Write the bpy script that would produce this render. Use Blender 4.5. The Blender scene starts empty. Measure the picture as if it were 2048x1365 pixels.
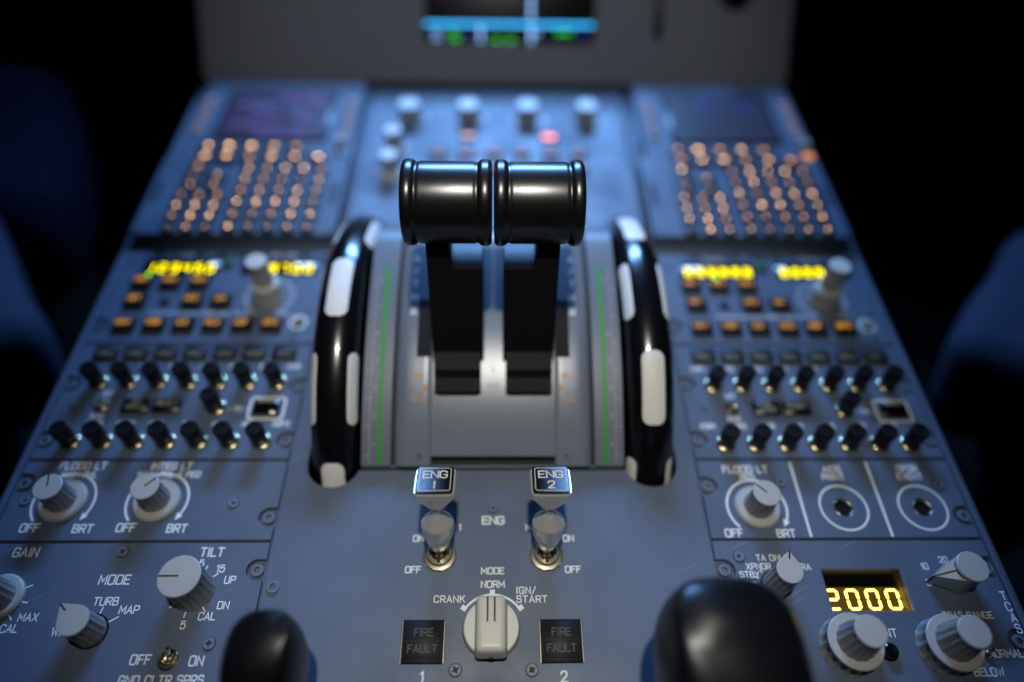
import bpy, bmesh, math, random
from mathutils import Vector, Matrix
random.seed(7)
R = math.radians
MM = 0.001
XL, XR, W = -261.1, 115.1, 146.0
scn = bpy.context.scene
col = scn.collection

# ---------------------------------------------------------------- camera
cam_d = bpy.data.cameras.new('camera'); cam = bpy.data.objects.new('camera', cam_d); col.objects.link(cam)
pitch, yaw, roll = 0.901827, 0.032899, 0.028202
F = Vector((math.sin(yaw)*math.cos(pitch), math.cos(yaw)*math.cos(pitch), -math.sin(pitch)))
Rv = Vector((math.cos(yaw), -math.sin(yaw), 0)); U = Rv.cross(F)
R2 = math.cos(roll)*Rv + math.sin(roll)*U; U2 = -math.sin(roll)*Rv + math.cos(roll)*U
m = Matrix((R2, U2, -F)).transposed().to_4x4(); m.translation = Vector((2.66, -139.95, 346.09))*MM
cam.matrix_world = m
cam_d.sensor_width = 36; cam_d.lens = 1365/2048*36
cam_d.clip_start = 0.01; cam_d.clip_end = 50
cam_d.dof.use_dof = True; cam_d.dof.focus_distance = 0.333; cam_d.dof.aperture_fstop = 1.42
scn.camera = cam

# ---------------------------------------------------------------- world, lamps, exposure
w = bpy.data.worlds.new('World'); scn.world = w; w.use_nodes = True
w.node_tree.nodes['Background'].inputs['Color'].default_value = (0.25, 0.4, 1.0, 1)
w.node_tree.nodes['Background'].inputs['Strength'].default_value = 0.004
def lamp(name, kind, loc, target, power, color, **kw):
    d = bpy.data.lights.new(name, kind); d.energy = power; d.color = color
    for k, v in kw.items(): setattr(d, k, v)
    o = bpy.data.objects.new(name, d); col.objects.link(o)
    o.location = Vector(loc)*MM
    o.rotation_euler = (Vector(target)-Vector(loc)).to_track_quat('-Z', 'Y').to_euler()
    return o
# overhead pedestal flood lamp (white) and the blue lamp over the instrument panel
lamp('overhead_flood_lamp', 'SPOT', (8, -70, 950), (10, 55, 0), 22.0, (1.0, 0.965, 0.88),
     spot_size=R(36), spot_blend=1.0, shadow_soft_size=0.022)
lamp('overhead_fill_lamp', 'SPOT', (0, -90, 1000), (0, 430, 30), 11.0, (0.95, 0.97, 1.0),  # extra overhead spot added to lift the instrument panel
     spot_size=R(36), spot_blend=0.8, shadow_soft_size=0.03)
lamp('blue_panel_lamp', 'AREA', (0, 900, 480), (0, 200, 0), 4.0, (0.20, 0.46, 1.0), shape='RECTANGLE', size=0.42, size_y=0.10, spread=R(100))
scn.view_settings.view_transform = 'Standard'; scn.view_settings.look = 'None'
scn.view_settings.gamma = 1.0; scn.view_settings.use_curve_mapping = False
scn.view_settings.exposure = 0.0
scn.cycles.use_denoising = True
scn.cycles.max_bounces = 6
scn.cycles.sample_clamp_indirect = 4.0

# ---------------------------------------------------------------- materials
MATS = {}
def nodes(name):
    mt = bpy.data.materials.new(name); mt.use_nodes = True; MATS[name] = mt
    nt = mt.node_tree; return mt, nt, nt.nodes['Principled BSDF']
def plain(name, c, rough=0.5, metal=0.0, var=0.08, scale=220.0, bump=0.0, bscale=900.0, spec=0.5, coat=0.0, aniso=0.0):
    mt, nt, b = nodes(name)
    tc = nt.nodes.new('ShaderNodeTexCoord'); n = nt.nodes.new('ShaderNodeTexNoise')
    n.inputs['Scale'].default_value = scale; n.inputs['Detail'].default_value = 4
    nt.links.new(tc.outputs['Object'], n.inputs['Vector'])
    mx = nt.nodes.new('ShaderNodeMix'); mx.data_type = 'RGBA'
    mx.inputs['A'].default_value = (*[x*(1-var) for x in c], 1); mx.inputs['B'].default_value = (*[min(1, x*(1+var)) for x in c], 1)
    nt.links.new(n.outputs['Fac'], mx.inputs['Factor']); nt.links.new(mx.outputs['Result'], b.inputs['Base Color'])
    b.inputs['Roughness'].default_value = rough; b.inputs['Metallic'].default_value = metal
    b.inputs['Specular IOR Level'].default_value = spec; b.inputs['Coat Weight'].default_value = coat
    if aniso:
        b.inputs['Anisotropic'].default_value = aniso; tg = nt.nodes.new('ShaderNodeTangent'); tg.direction_type = 'RADIAL'; tg.axis = 'Z'
        nt.links.new(tg.outputs['Tangent'], b.inputs['Tangent'])
    if bump:
        n2 = nt.nodes.new('ShaderNodeTexNoise'); n2.inputs['Scale'].default_value = bscale; n2.inputs['Detail'].default_value = 3
        nt.links.new(tc.outputs['Object'], n2.inputs['Vector'])
        bp = nt.nodes.new('ShaderNodeBump'); bp.inputs['Strength'].default_value = bump; bp.inputs['Distance'].default_value = 0.0003
        nt.links.new(n2.outputs['Fac'], bp.inputs['Height']); nt.links.new(bp.outputs['Normal'], b.inputs['Normal'])
    return mt
def glow(name, c, strength, base=(0.01, 0.01, 0.01)):
    mt, nt, b = nodes(name)
    b.inputs['Base Color'].default_value = (*base, 1); b.inputs['Emission Color'].default_value = (*c, 1)
    b.inputs['Emission Strength'].default_value = strength; b.inputs['Roughness'].default_value = 0.4
    return mt
def panel_paint(name, c):
    """blue-grey textured enamel with dust specks, hairline scratches and worn patches"""
    mt = plain(name, c, rough=0.47, var=0.13, scale=30, bump=0.28, bscale=2600, spec=0.45)
    nt = mt.node_tree; b = nt.nodes['Principled BSDF']
    src = b.inputs['Base Color'].links[0].from_socket
    tc = next(x for x in nt.nodes if x.type == 'TEX_COORD')
    vo = nt.nodes.new('ShaderNodeTexVoronoi'); vo.inputs['Scale'].default_value = 95; vo.inputs['Randomness'].default_value = 1
    nt.links.new(tc.outputs['Object'], vo.inputs['Vector'])
    lt = nt.nodes.new('ShaderNodeMath'); lt.operation = 'LESS_THAN'; lt.inputs[1].default_value = 0.022
    nt.links.new(vo.outputs['Distance'], lt.inputs[0])
    sep = nt.nodes.new('ShaderNodeSeparateColor'); nt.links.new(vo.outputs['Color'], sep.inputs['Color'])
    g2 = nt.nodes.new('ShaderNodeMath'); g2.operation = 'GREATER_THAN'; g2.inputs[1].default_value = 0.72
    nt.links.new(sep.outputs['Red'], g2.inputs[0])
    mu = nt.nodes.new('ShaderNodeMath'); mu.operation = 'MULTIPLY'
    nt.links.new(lt.outputs[0], mu.inputs[0]); nt.links.new(g2.outputs[0], mu.inputs[1])
    # scratches: stretched wave
    mp = nt.nodes.new('ShaderNodeMapping'); mp.inputs['Scale'].default_value = (20, 800, 1)
    m0 = nt.nodes.new('ShaderNodeMapping'); m0.inputs['Rotation'].default_value = (0, 0, -0.45)
    nt.links.new(tc.outputs['Object'], m0.inputs['Vector']); nt.links.new(m0.outputs['Vector'], mp.inputs['Vector'])
    sn = nt.nodes.new('ShaderNodeTexNoise'); sn.inputs['Scale'].default_value = 1.0; sn.inputs['Detail'].default_value = 0
    nt.links.new(mp.outputs['Vector'], sn.inputs['Vector'])
    sg = nt.nodes.new('ShaderNodeMath'); sg.operation = 'GREATER_THAN'; sg.inputs[1].default_value = 0.825
    nt.links.new(sn.outputs['Fac'], sg.inputs[0])
    s2 = nt.nodes.new('ShaderNodeMath'); s2.operation = 'MULTIPLY'; s2.inputs[1].default_value = 0.25
    nt.links.new(sg.outputs[0], s2.inputs[0])
    ad = nt.nodes.new('ShaderNodeMath'); ad.operation = 'MAXIMUM'
    nt.links.new(mu.outputs[0], ad.inputs[0]); nt.links.new(s2.outputs[0], ad.inputs[1])
    mx = nt.nodes.new('ShaderNodeMix'); mx.data_type = 'RGBA'; mx.inputs['B'].default_value = (0.35, 0.36, 0.38, 1)
    nt.links.new(ad.outputs[0], mx.inputs['Factor']); nt.links.new(src, mx.inputs['A'])
    nt.links.new(mx.outputs['Result'], b.inputs['Base Color'])
    n3 = nt.nodes.new('ShaderNodeTexNoise'); n3.inputs['Scale'].default_value = 25; n3.inputs['Detail'].default_value = 5
    nt.links.new(tc.outputs['Object'], n3.inputs['Vector'])
    mr = nt.nodes.new('ShaderNodeMapRange'); mr.inputs['From Min'].default_value = 0.3; mr.inputs['From Max'].default_value = 0.7; mr.inputs['To Min'].default_value = 0.32; mr.inputs['To Max'].default_value = 0.62
    nt.links.new(n3.outputs['Fac'], mr.inputs['Value']); nt.links.new(mr.outputs['Result'], b.inputs['Roughness'])
    return mt
PAINT = panel_paint('blue_grey_panel_enamel', (0.092, 0.122, 0.180))
PAINT2 = panel_paint('blue_grey_housing_enamel', (0.085, 0.113, 0.167))
QGREY = plain('quadrant_grey_enamel', (0.15, 0.178, 0.225), rough=0.28, var=0.05, bump=0.12, bscale=1500)
BAND = plain('trim_scale_grey', (0.125, 0.15, 0.19), rough=0.42, var=0.05)
IGREY = plain('instrument_panel_grey', (0.145, 0.155, 0.175), rough=0.6, var=0.06, bump=0.3, bscale=1200)
SCREW = plain('painted_screw', (0.14, 0.175, 0.24), rough=0.35, var=0.12)
DARK = plain('dark_recess', (0.012, 0.013, 0.016), rough=0.7, var=0.3)
BLACKP = plain('black_satin_plastic', (0.006, 0.006, 0.007), rough=0.33, var=0.2, bump=0.05)
LATCH = plain('dark_latch_enamel', (0.008, 0.010, 0.015), rough=0.32, var=0.2, spec=0.12)
SHOEM = plain('matt_black_lever', (0.006, 0.006, 0.007), rough=0.6, var=0.2, spec=0.15)
BLACKM = plain('black_knob_plastic', (0.006, 0.006, 0.008), rough=0.38, var=0.2, spec=0.3)
HANDLE = plain('black_handle_plastic', (0.005, 0.005, 0.006), rough=0.34, var=0.25, bump=0.1, bscale=700, spec=0.45)
BLACKG = plain('black_gloss_paint', (0.004, 0.004, 0.005), rough=0.22, var=0.2, coat=0.3)
GRIP = plain('black_anodised_grip', (0.006, 0.006, 0.006), rough=0.28, var=0.2, bump=0.12, bscale=3000, spec=0.8)
KNOB = plain('light_grey_knob', (0.40, 0.395, 0.375), rough=0.42, var=0.05, bump=0.04)
KNOBD = plain('mid_grey_knob_side', (0.20, 0.205, 0.205), rough=0.33, var=0.06)
IVORY = plain('ivory_selector', (0.62, 0.61, 0.55), rough=0.4, var=0.03)
WHITE = plain('white_lettering', (0.82, 0.83, 0.79), rough=0.6, var=0.08, scale=1500)
DIMW = plain('unlit_legend', (0.055, 0.055, 0.055), rough=0.6, var=0.1)
DIMY = plain('dull_yellow_legend', (0.26, 0.25, 0.15), rough=0.6, var=0.1)
PATCH = plain('white_wheel_patch', (0.76, 0.755, 0.71), rough=0.5, var=0.03)
GREEN = plain('green_scale_stripe', (0.025, 0.25, 0.035), rough=0.5, var=0.06)
LINEB = plain('black_index_paint', (0.01, 0.008, 0.008), rough=0.5)
ORNG = plain('orange_mark', (0.55, 0.25, 0.03), rough=0.5)
STEEL = plain('brushed_aluminium', (0.80, 0.79, 0.76), rough=0.27, metal=0.6, var=0.10, scale=60, aniso=0.6)
NICKEL = plain('nickel_plate', (0.80, 0.74, 0.55), rough=0.22, metal=1.0, var=0.05)
BRASS = plain('brass_collar', (0.80, 0.70, 0.40), rough=0.22, metal=1.0, var=0.05)
CAPB = plain('black_cap_inlay', (0.008, 0.010, 0.018), rough=0.26, var=0.2, bump=0.04, bscale=5000, spec=0.45)
GLASS = plain('dark_display_glass', (0.004, 0.004, 0.005), rough=0.12, var=0.1)
WELL = plain('bronze_well_wall', (0.10, 0.08, 0.05), rough=0.6, metal=0.3, var=0.2)
BUTTON = plain('black_annunciator_lens', (0.012, 0.012, 0.013), rough=0.55, var=0.15, spec=0.3)
KEYM = plain('dark_grey_key', (0.035, 0.04, 0.05), rough=0.45, var=0.15)
KEYL = plain('pale_grey_key', (0.30, 0.31, 0.33), rough=0.45, var=0.1)
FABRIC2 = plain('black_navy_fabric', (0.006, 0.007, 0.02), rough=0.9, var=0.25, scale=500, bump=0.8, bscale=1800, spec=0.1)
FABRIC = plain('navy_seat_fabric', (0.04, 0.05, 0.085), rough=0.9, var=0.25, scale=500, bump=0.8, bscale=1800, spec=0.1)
FLOORM = plain('dark_carpet', (0.004, 0.004, 0.005), rough=0.95, var=0.3, scale=60)
AMBER = glow('amber_backlit_legend', (1.0, 0.46, 0.06), 0.8)
AMBERK = glow('amber_backlit_key_legend', (1.0, 0.56, 0.27), 13.0)
AMBERD = glow('dim_amber_key_legend', (1.0, 0.48, 0.20), 6.0)
YELLOW = glow('yellow_segment', (1.0, 0.82, 0.0), 6.0)
TCASY = glow('amber_segment', (1.0, 0.72, 0.10), 6.0)
TSCAT = glow('amber_scatter_glow', (0.5, 0.27, 0.0), 0.16)  # low emission stands in for digit light scattered inside the window
LEDG = glow('green_led', (0.25, 1.0, 0.03), 5.0)
GREENI = glow('green_dim_indicator', (0.03, 0.35, 0.12), 0.25)
AMBI = glow('amber_annunciator', (1.0, 0.38, 0.08), 1.0)
REDI = glow('red_annunciator', (1.0, 0.16, 0.03), 3.2)
CYAN = glow('cyan_display_line', (0.02, 0.45, 1.0), 2.2)
DWHITE = glow('pale_display_mark', (0.25, 0.5, 1.0), 1.6)
DGREEN = glow('green_display_text', (0.03, 0.75, 0.06), 1.5)
DBLUE = glow('blue_display_text', (0.02, 0.08, 0.9), 0.8)
LCDP = glow('purple_display_glow', (0.16, 0.10, 0.34), 0.14, base=(0.01, 0.01, 0.02))
LCDN = glow('dim_navy_display', (0.10, 0.12, 0.26), 0.12, base=(0.01, 0.01, 0.02))
LCDT = glow('purple_display_text', (0.34, 0.22, 1.0), 0.55)
LCDB = glow('blue_lcd_text', (0.12, 0.28, 1.0), 0.8)

# ---------------------------------------------------------------- helpers
def empty(name, loc, label, cat, group=None):
    o = bpy.data.objects.new(name, None); col.objects.link(o); o.location = Vector(loc)*MM
    o.empty_display_size = 0.02
    o['label'] = label; o['category'] = cat
    if group: o['group'] = group
    return o
def link(name, me, mat, parent=None, loc=(0, 0, 0), rot=(0, 0, 0), scale=None, label=None):
    o = bpy.data.objects.new(name, me); col.objects.link(o)
    if parent: o.parent = parent
    o.location = Vector(loc)*MM; o.rotation_euler = rot
    if scale: o.scale = scale
    if mat and not me.materials: me.materials.append(mat)
    elif mat and me.materials[0] != mat:
        o.material_slots[0].link = 'OBJECT'; o.material_slots[0].material = mat
    if label: o['label'] = label
    return o
def mesh(name, v, f, smooth=None):
    me = bpy.data.meshes.new(name); me.from_pydata([(x*MM, y*MM, z*MM) for x, y, z in v], [], f)
    me.validate(); me.update()
    if smooth is not None:
        me.shade_smooth()
        if smooth < 179: me.set_sharp_from_angle(angle=R(smooth))
    return me
def bm_mesh(name, bm, smooth=None):
    bmesh.ops.recalc_face_normals(bm, faces=bm.faces)
    for v in bm.verts: v.co *= MM
    me = bpy.data.meshes.new(name); bm.to_mesh(me); bm.free()
    if smooth is not None:
        me.shade_smooth()
        if smooth < 179: me.set_sharp_from_angle(angle=R(smooth))
    return me
CACHE = {}
def box(wx, wy, wz, r=0.0, seg=2, z0=0.0):
    """box centred in x, y, standing on z0, edges rounded by r"""
    k = ('box', wx, wy, wz, r, seg, z0)
    if k in CACHE: return CACHE[k]
    bm = bmesh.new(); bmesh.ops.create_cube(bm, size=1)
    for v in bm.verts: v.co = Vector((v.co.x*wx, v.co.y*wy, (v.co.z+.5)*wz+z0))
    if r: bmesh.ops.bevel(bm, geom=bm.edges[:], offset=r, segments=seg, affect='EDGES', profile=0.5)
    CACHE[k] = bm_mesh('box', bm, 50 if r else None); return CACHE[k]
def lathe(prof, seg=32, flutes=0, famp=0.0, frange=None, axis='z', smooth=35, close=True):
    """profile [(r, z)...] spun about z (or x); flutes modulate the radius for z in frange"""
    v = []; f = []
    for r, z in prof:
        for i in range(seg):
            a = 2*math.pi*i/seg; rr = r
            if flutes and frange[0] <= z <= frange[1]: rr = r*(1-famp*(0.5-0.5*math.cos(a*flutes))**0.7)
            x, y = rr*math.cos(a), rr*math.sin(a)
            v.append((x, y, z) if axis == 'z' else (z, x, y))
    n = len(prof)
    for j in range(n-1):
        for i in range(seg):
            k = (i+1) % seg
            f.append((j*seg+i, j*seg+k, (j+1)*seg+k, (j+1)*seg+i))
    if close:
        f.append(tuple(range(seg))[::-1]); f.append(tuple((n-1)*seg+i for i in range(seg)))
    return mesh('turned', v, f, smooth)
def circle_pts(cx, cy, r, n=40, a0=0, a1=2*math.pi, end=False):
    m_ = n-1 if end else n
    return [(cx+r*math.cos(a0+(a1-a0)*i/m_), cy+r*math.sin(a0+(a1-a0)*i/m_)) for i in range(n)]
def plate(loops, z0, z1, bev=0.25, name='plate'):
    """flat plate with holes: 2D filled curve, extruded, rounded edge"""
    cu = bpy.data.curves.new(name, 'CURVE'); cu.dimensions = '2D'; cu.fill_mode = 'BOTH'
    for lp in loops:
        s = cu.splines.new('POLY'); s.points.add(len(lp)-1); s.use_cyclic_u = True
        for p, (x, y) in zip(s.points, lp): p.co = (x*MM, y*MM, 0, 1)
    cu.extrude = max((z1-z0)/2-bev, 0.0)*MM; cu.bevel_depth = bev*MM; cu.bevel_resolution = 1; cu.offset = -bev*MM
    ob = bpy.data.objects.new(name, cu); col.objects.link(ob)
    bpy.context.view_layer.update()
    me = bpy.data.meshes.new_from_object(ob.evaluated_get(bpy.context.evaluated_depsgraph_get()))
    bpy.data.objects.remove(ob); bpy.data.curves.remove(cu)
    for v in me.vertices: v.co.z += (z0+z1)/2*MM
    me.name = name; me.materials.clear(); me.shade_flat()
    return me
def densify(p, step):
    q = []
    for i in range(len(p)):
        a, b = p[i], p[(i+1) % len(p)]; L = math.hypot(b[0]-a[0], b[1]-a[1]); k = max(1, int(L/step))
        q += [(a[0]+(b[0]-a[0])*j/k, a[1]+(b[1]-a[1])*j/k) for j in range(k)]
    return q
def rrect(cx, cy, w, h, r, n=5):
    p = []
    for sx, sy, a in ((1, 1, 0), (-1, 1, 90), (-1, -1, 180), (1, -1, 270)):
        for i in range(n+1):
            t = R(a+90*i/n); p.append((cx+sx*(w/2-r)+r*math.cos(t), cy+sy*(h/2-r)+r*math.sin(t)))
    return p

# ---- stroke lettering (engraved single-line capitals)
def ch(p, it=3, closed=False):
    for _ in range(it):
        q = []
        n = len(p)
        if not closed: q.append(p[0])
        for i in range(n if closed else n-1):
            a, b = p[i], p[(i+1) % n]
            if closed or i > 0: q.append((a[0]*.75+b[0]*.25, a[1]*.75+b[1]*.25))
            if closed or i < n-2: q.append((a[0]*.25+b[0]*.75, a[1]*.25+b[1]*.75))
        if not closed: q.append(p[-1])
        p = q
    return p
O_ = [(0, 0.0), (0, 6), (4, 6), (4, 0)]
FONT = {  # char: (width, [(points, mode)]), mode 0 line, 1 smooth open, 2 smooth closed
 'A': (4, [([(0, 0), (2, 6), (4, 0)], 0), ([(.7, 2), (3.3, 2)], 0)]),
 'B': (3.8, [([(0, 0), (0, 6)], 0), ([(0, 6), (1.8, 6), (3.5, 6), (3.5, 3.2), (1.8, 3.2), (0, 3.2)], 1), ([(0, 3.2), (2, 3.2), (3.8, 3.2), (3.8, 0), (2, 0), (0, 0)], 1)]),
 'C': (3.8, [([(3.8, 4.6), (3.6, 6), (0, 6.2), (0, 3), (0, -.2), (3.6, 0), (3.8, 1.4)], 1)]),
 'D': (3.9, [([(0, 0), (0, 6)], 0), ([(0, 6), (2, 6), (3.9, 6), (3.9, 3), (3.9, 0), (2, 0), (0, 0)], 1)]),
 'E': (3.4, [([(3.4, 6), (0, 6), (0, 0), (3.4, 0)], 0), ([(0, 3.1), (2.8, 3.1)], 0)]),
 'F': (3.3, [([(3.3, 6), (0, 6), (0, 0)], 0), ([(0, 3.1), (2.7, 3.1)], 0)]),
 'G': (3.9, [([(3.8, 4.6), (3.6, 6), (0, 6.2), (0, 3), (0, -.2), (3.9, -.2), (3.9, 2.7)], 1), ([(3.9, 2.7), (2.2, 2.7)], 0)]),
 'H': (3.8, [([(0, 0), (0, 6)], 0), ([(3.8, 0), (3.8, 6)], 0), ([(0, 3.1), (3.8, 3.1)], 0)]),
 'I': (0.6, [([(.3, 0), (.3, 6)], 0)]),
 'K': (3.8, [([(0, 0), (0, 6)], 0), ([(3.7, 6), (0, 2.3)], 0), ([(1.4, 3.6), (3.8, 0)], 0)]),
 'L': (3.2, [([(0, 6), (0, 0), (3.2, 0)], 0)]),
 'M': (4.6, [([(0, 0), (0, 6), (2.3, 1.8), (4.6, 6), (4.6, 0)], 0)]),
 'N': (3.9, [([(0, 0), (0, 6), (3.9, 0), (3.9, 6)], 0)]),
 'O': (4, [([(0, 0), (0, 3), (0, 6), (2, 6.2), (4, 6), (4, 3), (4, 0), (2, -.2)], 2)]),
 'P': (3.6, [([(0, 0), (0, 6)], 0), ([(0, 6), (1.8, 6), (3.7, 6), (3.7, 2.7), (1.8, 2.7), (0, 2.7)], 1)]),
 'R': (3.7, [([(0, 0), (0, 6)], 0), ([(0, 6), (1.8, 6), (3.7, 6), (3.7, 2.8), (1.8, 2.8), (0, 2.8)], 1), ([(1.9, 2.8), (3.7, 0)], 0)]),
 'S': (3.6, [([(3.5, 4.9), (3.3, 6), (0, 6.3), (-.1, 3.3), (1.8, 3.1), (3.8, 2.9), (3.7, -.3), (.2, 0), (0, 1.2)], 1)]),
 'T': (3.8, [([(0, 6), (3.8, 6)], 0), ([(1.9, 6), (1.9, 0)], 0)]),
 'U': (3.8, [([(0, 6), (0, 3), (0, -.2), (1.9, -.2), (3.8, -.2), (3.8, 3), (3.8, 6)], 1)]),
 'V': (4, [([(0, 6), (2, 0), (4, 6)], 0)]),
 'W': (5.4, [([(0, 6), (1.3, 0), (2.7, 4.6), (4.1, 0), (5.4, 6)], 0)]),
 'X': (3.9, [([(0, 0), (3.9, 6)], 0), ([(0, 6), (3.9, 0)], 0)]),
 'Y': (4, [([(0, 6), (2, 2.9), (4, 6)], 0), ([(2, 2.9), (2, 0)], 0)]),
 'Z': (3.7, [([(0, 6), (3.7, 6), (0, 0), (3.7, 0)], 0)]),
 'J': (2.6, [([(2.6, 6), (2.6, 2), (2.6, -.2), (1, -.2), (0, 0), (0, 1.4)], 1)]),
 'Q': (4, [([(0, 0), (0, 3), (0, 6), (2, 6.2), (4, 6), (4, 3), (4, 0), (2, -.2)], 2), ([(2.4, 1.6), (4.1, -.4)], 0)]),
 '0': (3.6, [([(0, 0), (0, 3), (0, 6), (1.8, 6.2), (3.6, 6), (3.6, 3), (3.6, 0), (1.8, -.2)], 2)]),
 '1': (1.6, [([(0, 5), (1.3, 6), (1.3, 0)], 0)]),
 '|': (0.6, [([(.3, 0), (.3, 6)], 0)]),
 '2': (3.5, [([(0, 4.6), (.2, 6), (3.6, 6.2), (3.5, 3.6), (1.6, 1.8), (0, 0)], 1), ([(0, 0), (3.6, 0)], 0)]),
 '3': (3.5, [([(0, 5), (.3, 6.1), (3.5, 6.1), (3.4, 3.2), (1.4, 3.2)], 1), ([(1.4, 3.2), (3.7, 3.2), (3.7, -.1), (.2, -.1), (0, 1)], 1)]),
 '4': (3.6, [([(2.6, 0), (2.6, 6), (0, 1.8), (3.6, 1.8)], 0)]),
 '5': (3.4, [([(3.2, 6), (.4, 6), (.1, 3.2)], 0), ([(.1, 3.2), (1, 3.9), (3.6, 4.2), (3.7, -.2), (.2, -.2), (0, 1.1)], 1)]),
 '6': (3.5, [([(2.6, 6), (0.2, 3.4), (-.3, -.2), (3.7, -.4), (3.7, 3.9), (.6, 3.9), (.2, 2)], 1)]),
 '7': (3.4, [([(0, 6), (3.4, 6), (1, 0)], 0)]),
 '8': (3.5, [([(0.2, 3.2), (.2, 6.2), (3.3, 6.2), (3.3, 3.2)], 2), ([(0, -.1), (0, 3.2), (3.5, 3.2), (3.5, -.1)], 2)]),
 '9': (3.5, [([(.9, 0), (3.3, 2.6), (3.8, 6.2), (-.2, 6.4), (-.2, 2.1), (2.9, 2.1), (3.3, 4)], 1)]),
 '/': (2.8, [([(0, -.5), (2.8, 6.5)], 0)]), '-': (2.4, [([(0, 3), (2.4, 3)], 0)]), '.': (.6, [([(.1, 0), (.5, 0)], 0)]),
 '&': (4, [([(4, 0), (.8, 4), (.6, 6.2), (3, 6.2), (2.8, 4.2), (0, 2.6), (-.2, -.3), (2.6, -.3), (3.9, 2.4)], 1)]),
 '+': (3, [([(1.5, 1.5), (1.5, 4.5)], 0), ([(0, 3), (3, 3)], 0)]), '^': (3, [([(0, 2), (1.5, 5), (3, 2)], 0)]), '<': (3, [([(2.6, 5), (.4, 3), (2.6, 1)], 0)]), '>': (3, [([(.4, 5), (2.6, 3), (.4, 1)], 0)]),
 ' ': (1.8, []),
}
def ribbon(v, f, pts, hw, z, closed=False):
    n = len(pts); P = [Vector(p) for p in pts]; L = []; Rr = []
    for i in range(n):
        a = P[i-1] if (i or closed) else None; b = P[(i+1) % n] if (i < n-1 or closed) else None
        d1 = (P[i]-a).normalized() if a is not None and (P[i]-a).length > 1e-9 else None
        d2 = (b-P[i]).normalized() if b is not None and (b-P[i]).length > 1e-9 else None
        if d1 is None: d1 = d2
        if d2 is None: d2 = d1
        n1 = Vector((-d1.y, d1.x)); n2 = Vector((-d2.y, d2.x)); mvec = n1+n2
        if mvec.length < 1e-6: mvec = n1
        mvec.normalize(); k = hw/max(mvec.dot(n1), 0.45)
        L.append(P[i]+mvec*k); Rr.append(P[i]-mvec*k)
    s = len(v)
    for i in range(n): v.append((L[i].x, L[i].y, z)); v.append((Rr[i].x, Rr[i].y, z))
    for i in range(n if closed else n-1):
        j = (i+1) % n; f.append((s+2*i, s+2*i+1, s+2*j+1, s+2*j))
    if not closed:   # round ends
        for e, q in ((0, 1), (n-1, n-2)):
            d = (P[e]-P[q]).normalized(); nn = Vector((-d.y, d.x)); c = len(v); v.append((P[e].x, P[e].y, z))
            for i in range(7):
                t = math.pi*(i/6)-math.pi/2; p = P[e]+nn*hw*math.sin(t)+d*hw*math.cos(t); v.append((p.x, p.y, z))
            for i in range(6): f.append((c, c+2+i, c+1+i))
def text_mesh(s, h, wt=0.15, wide=1.0, gap=1.5, align='c'):
    k = ('txt', s, h, wt, wide, gap, align)
    if k in CACHE: return CACHE[k]
    sc = h/6.0; x = 0; v = []; f = []; st = 0; wt *= 1.18
    for c in s:
        wd, strokes = FONT[c]
        for pts, mode in strokes:
            p = ch(pts, 3, mode == 2) if mode else pts
            ribbon(v, f, [((x+a*wide)*sc, b*sc) for a, b in p], h*wt/2, 0.02+0.012*(st % 6), mode == 2); st += 1
        x += wd*wide+gap
    tw = (x-gap)*sc; ox = {'c': tw/2, 'l': 0, 'r': tw}[align]
    v = [(a-ox, b-h/2, z) for a, b, z in v]
    me = mesh('lettering', v, f); CACHE[k] = me
    return me
def text(par, s, x, y, h=3.0, mat=None, z=0.0, rot=(0, 0, 0), **kw):
    return link('lettering', text_mesh(s, h, **kw), mat or WHITE, par, (x, y, z), rot)
def line(par, pts, width, mat, z=0.03, closed=False, name='marking_line'):
    v = []; f = []; ribbon(v, f, pts, width/2, z, closed); return link(name, mesh(name, v, f), mat, par)

# ---- small hardware meshes (shared)
def hex_screw_mesh():
    v = []; f = []; n = 24
    def ring(r, z, hexa=False):
        s = len(v)
        for i in range(n):
            a = 2*math.pi*i/n; rr = r
            if hexa:
                q = (a % (math.pi/3))-math.pi/6; rr = r*math.cos(math.pi/6)/math.cos(q)
            v.append((rr*math.cos(a), rr*math.sin(a), z))
        return s
    R0 = [ring(3.3, -3.0), ring(3.3, -0.3), ring(3.0, 0.1), ring(1.9, 0.1, True), ring(1.9, -1.8, True)]
    for a, b in zip(R0, R0[1:]):
        for i in range(n): j = (i+1) % n; f.append((a+i, a+j, b+j, b+i))
    f.append(tuple(R0[-1]+i for i in range(n)))
    return mesh('hex_screw', v, f, 35)
HEX = hex_screw_mesh()
def phillips_mesh(r=2.4):
    c = 0.35; l = 1.25
    plus = [(c, c), (c, l), (-c, l), (-c, c), (-l, c), (-l, -c), (-c, -c), (-c, -l), (c, -l), (c, -c), (l, -c), (l, c)]
    return plate([circle_pts(0, 0, r, 28), plus], -0.6, 0.55, 0.22, 'cross_screw')
PHIL = phillips_mesh(); PHILD = mesh('screw_recess', [(1.6*math.cos(R(a)), 1.6*math.sin(R(a)), 0.08) for a in range(0, 360, 30)], [tuple(range(12))])
SINK = lathe([(2.75, -0.27), (2.75, -0.24), (2.2, -0.23)], 24)
def cross_screw(par, x, y, rz=0.4, s=1.0):
    o = link('screw', PHIL, SCREW, par, (x, y, 0.3), (0, 0, rz), (s*1.15, s*1.15, 1)); link('countersink', SINK, DARK, o); link('cross_recess', PHILD, DARK, o)
def hex_screw(par, x, y, z=-0.4): link('hex_screw', HEX, SCREW, par, (x, y, z), (0, 0, random.random()))

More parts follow.
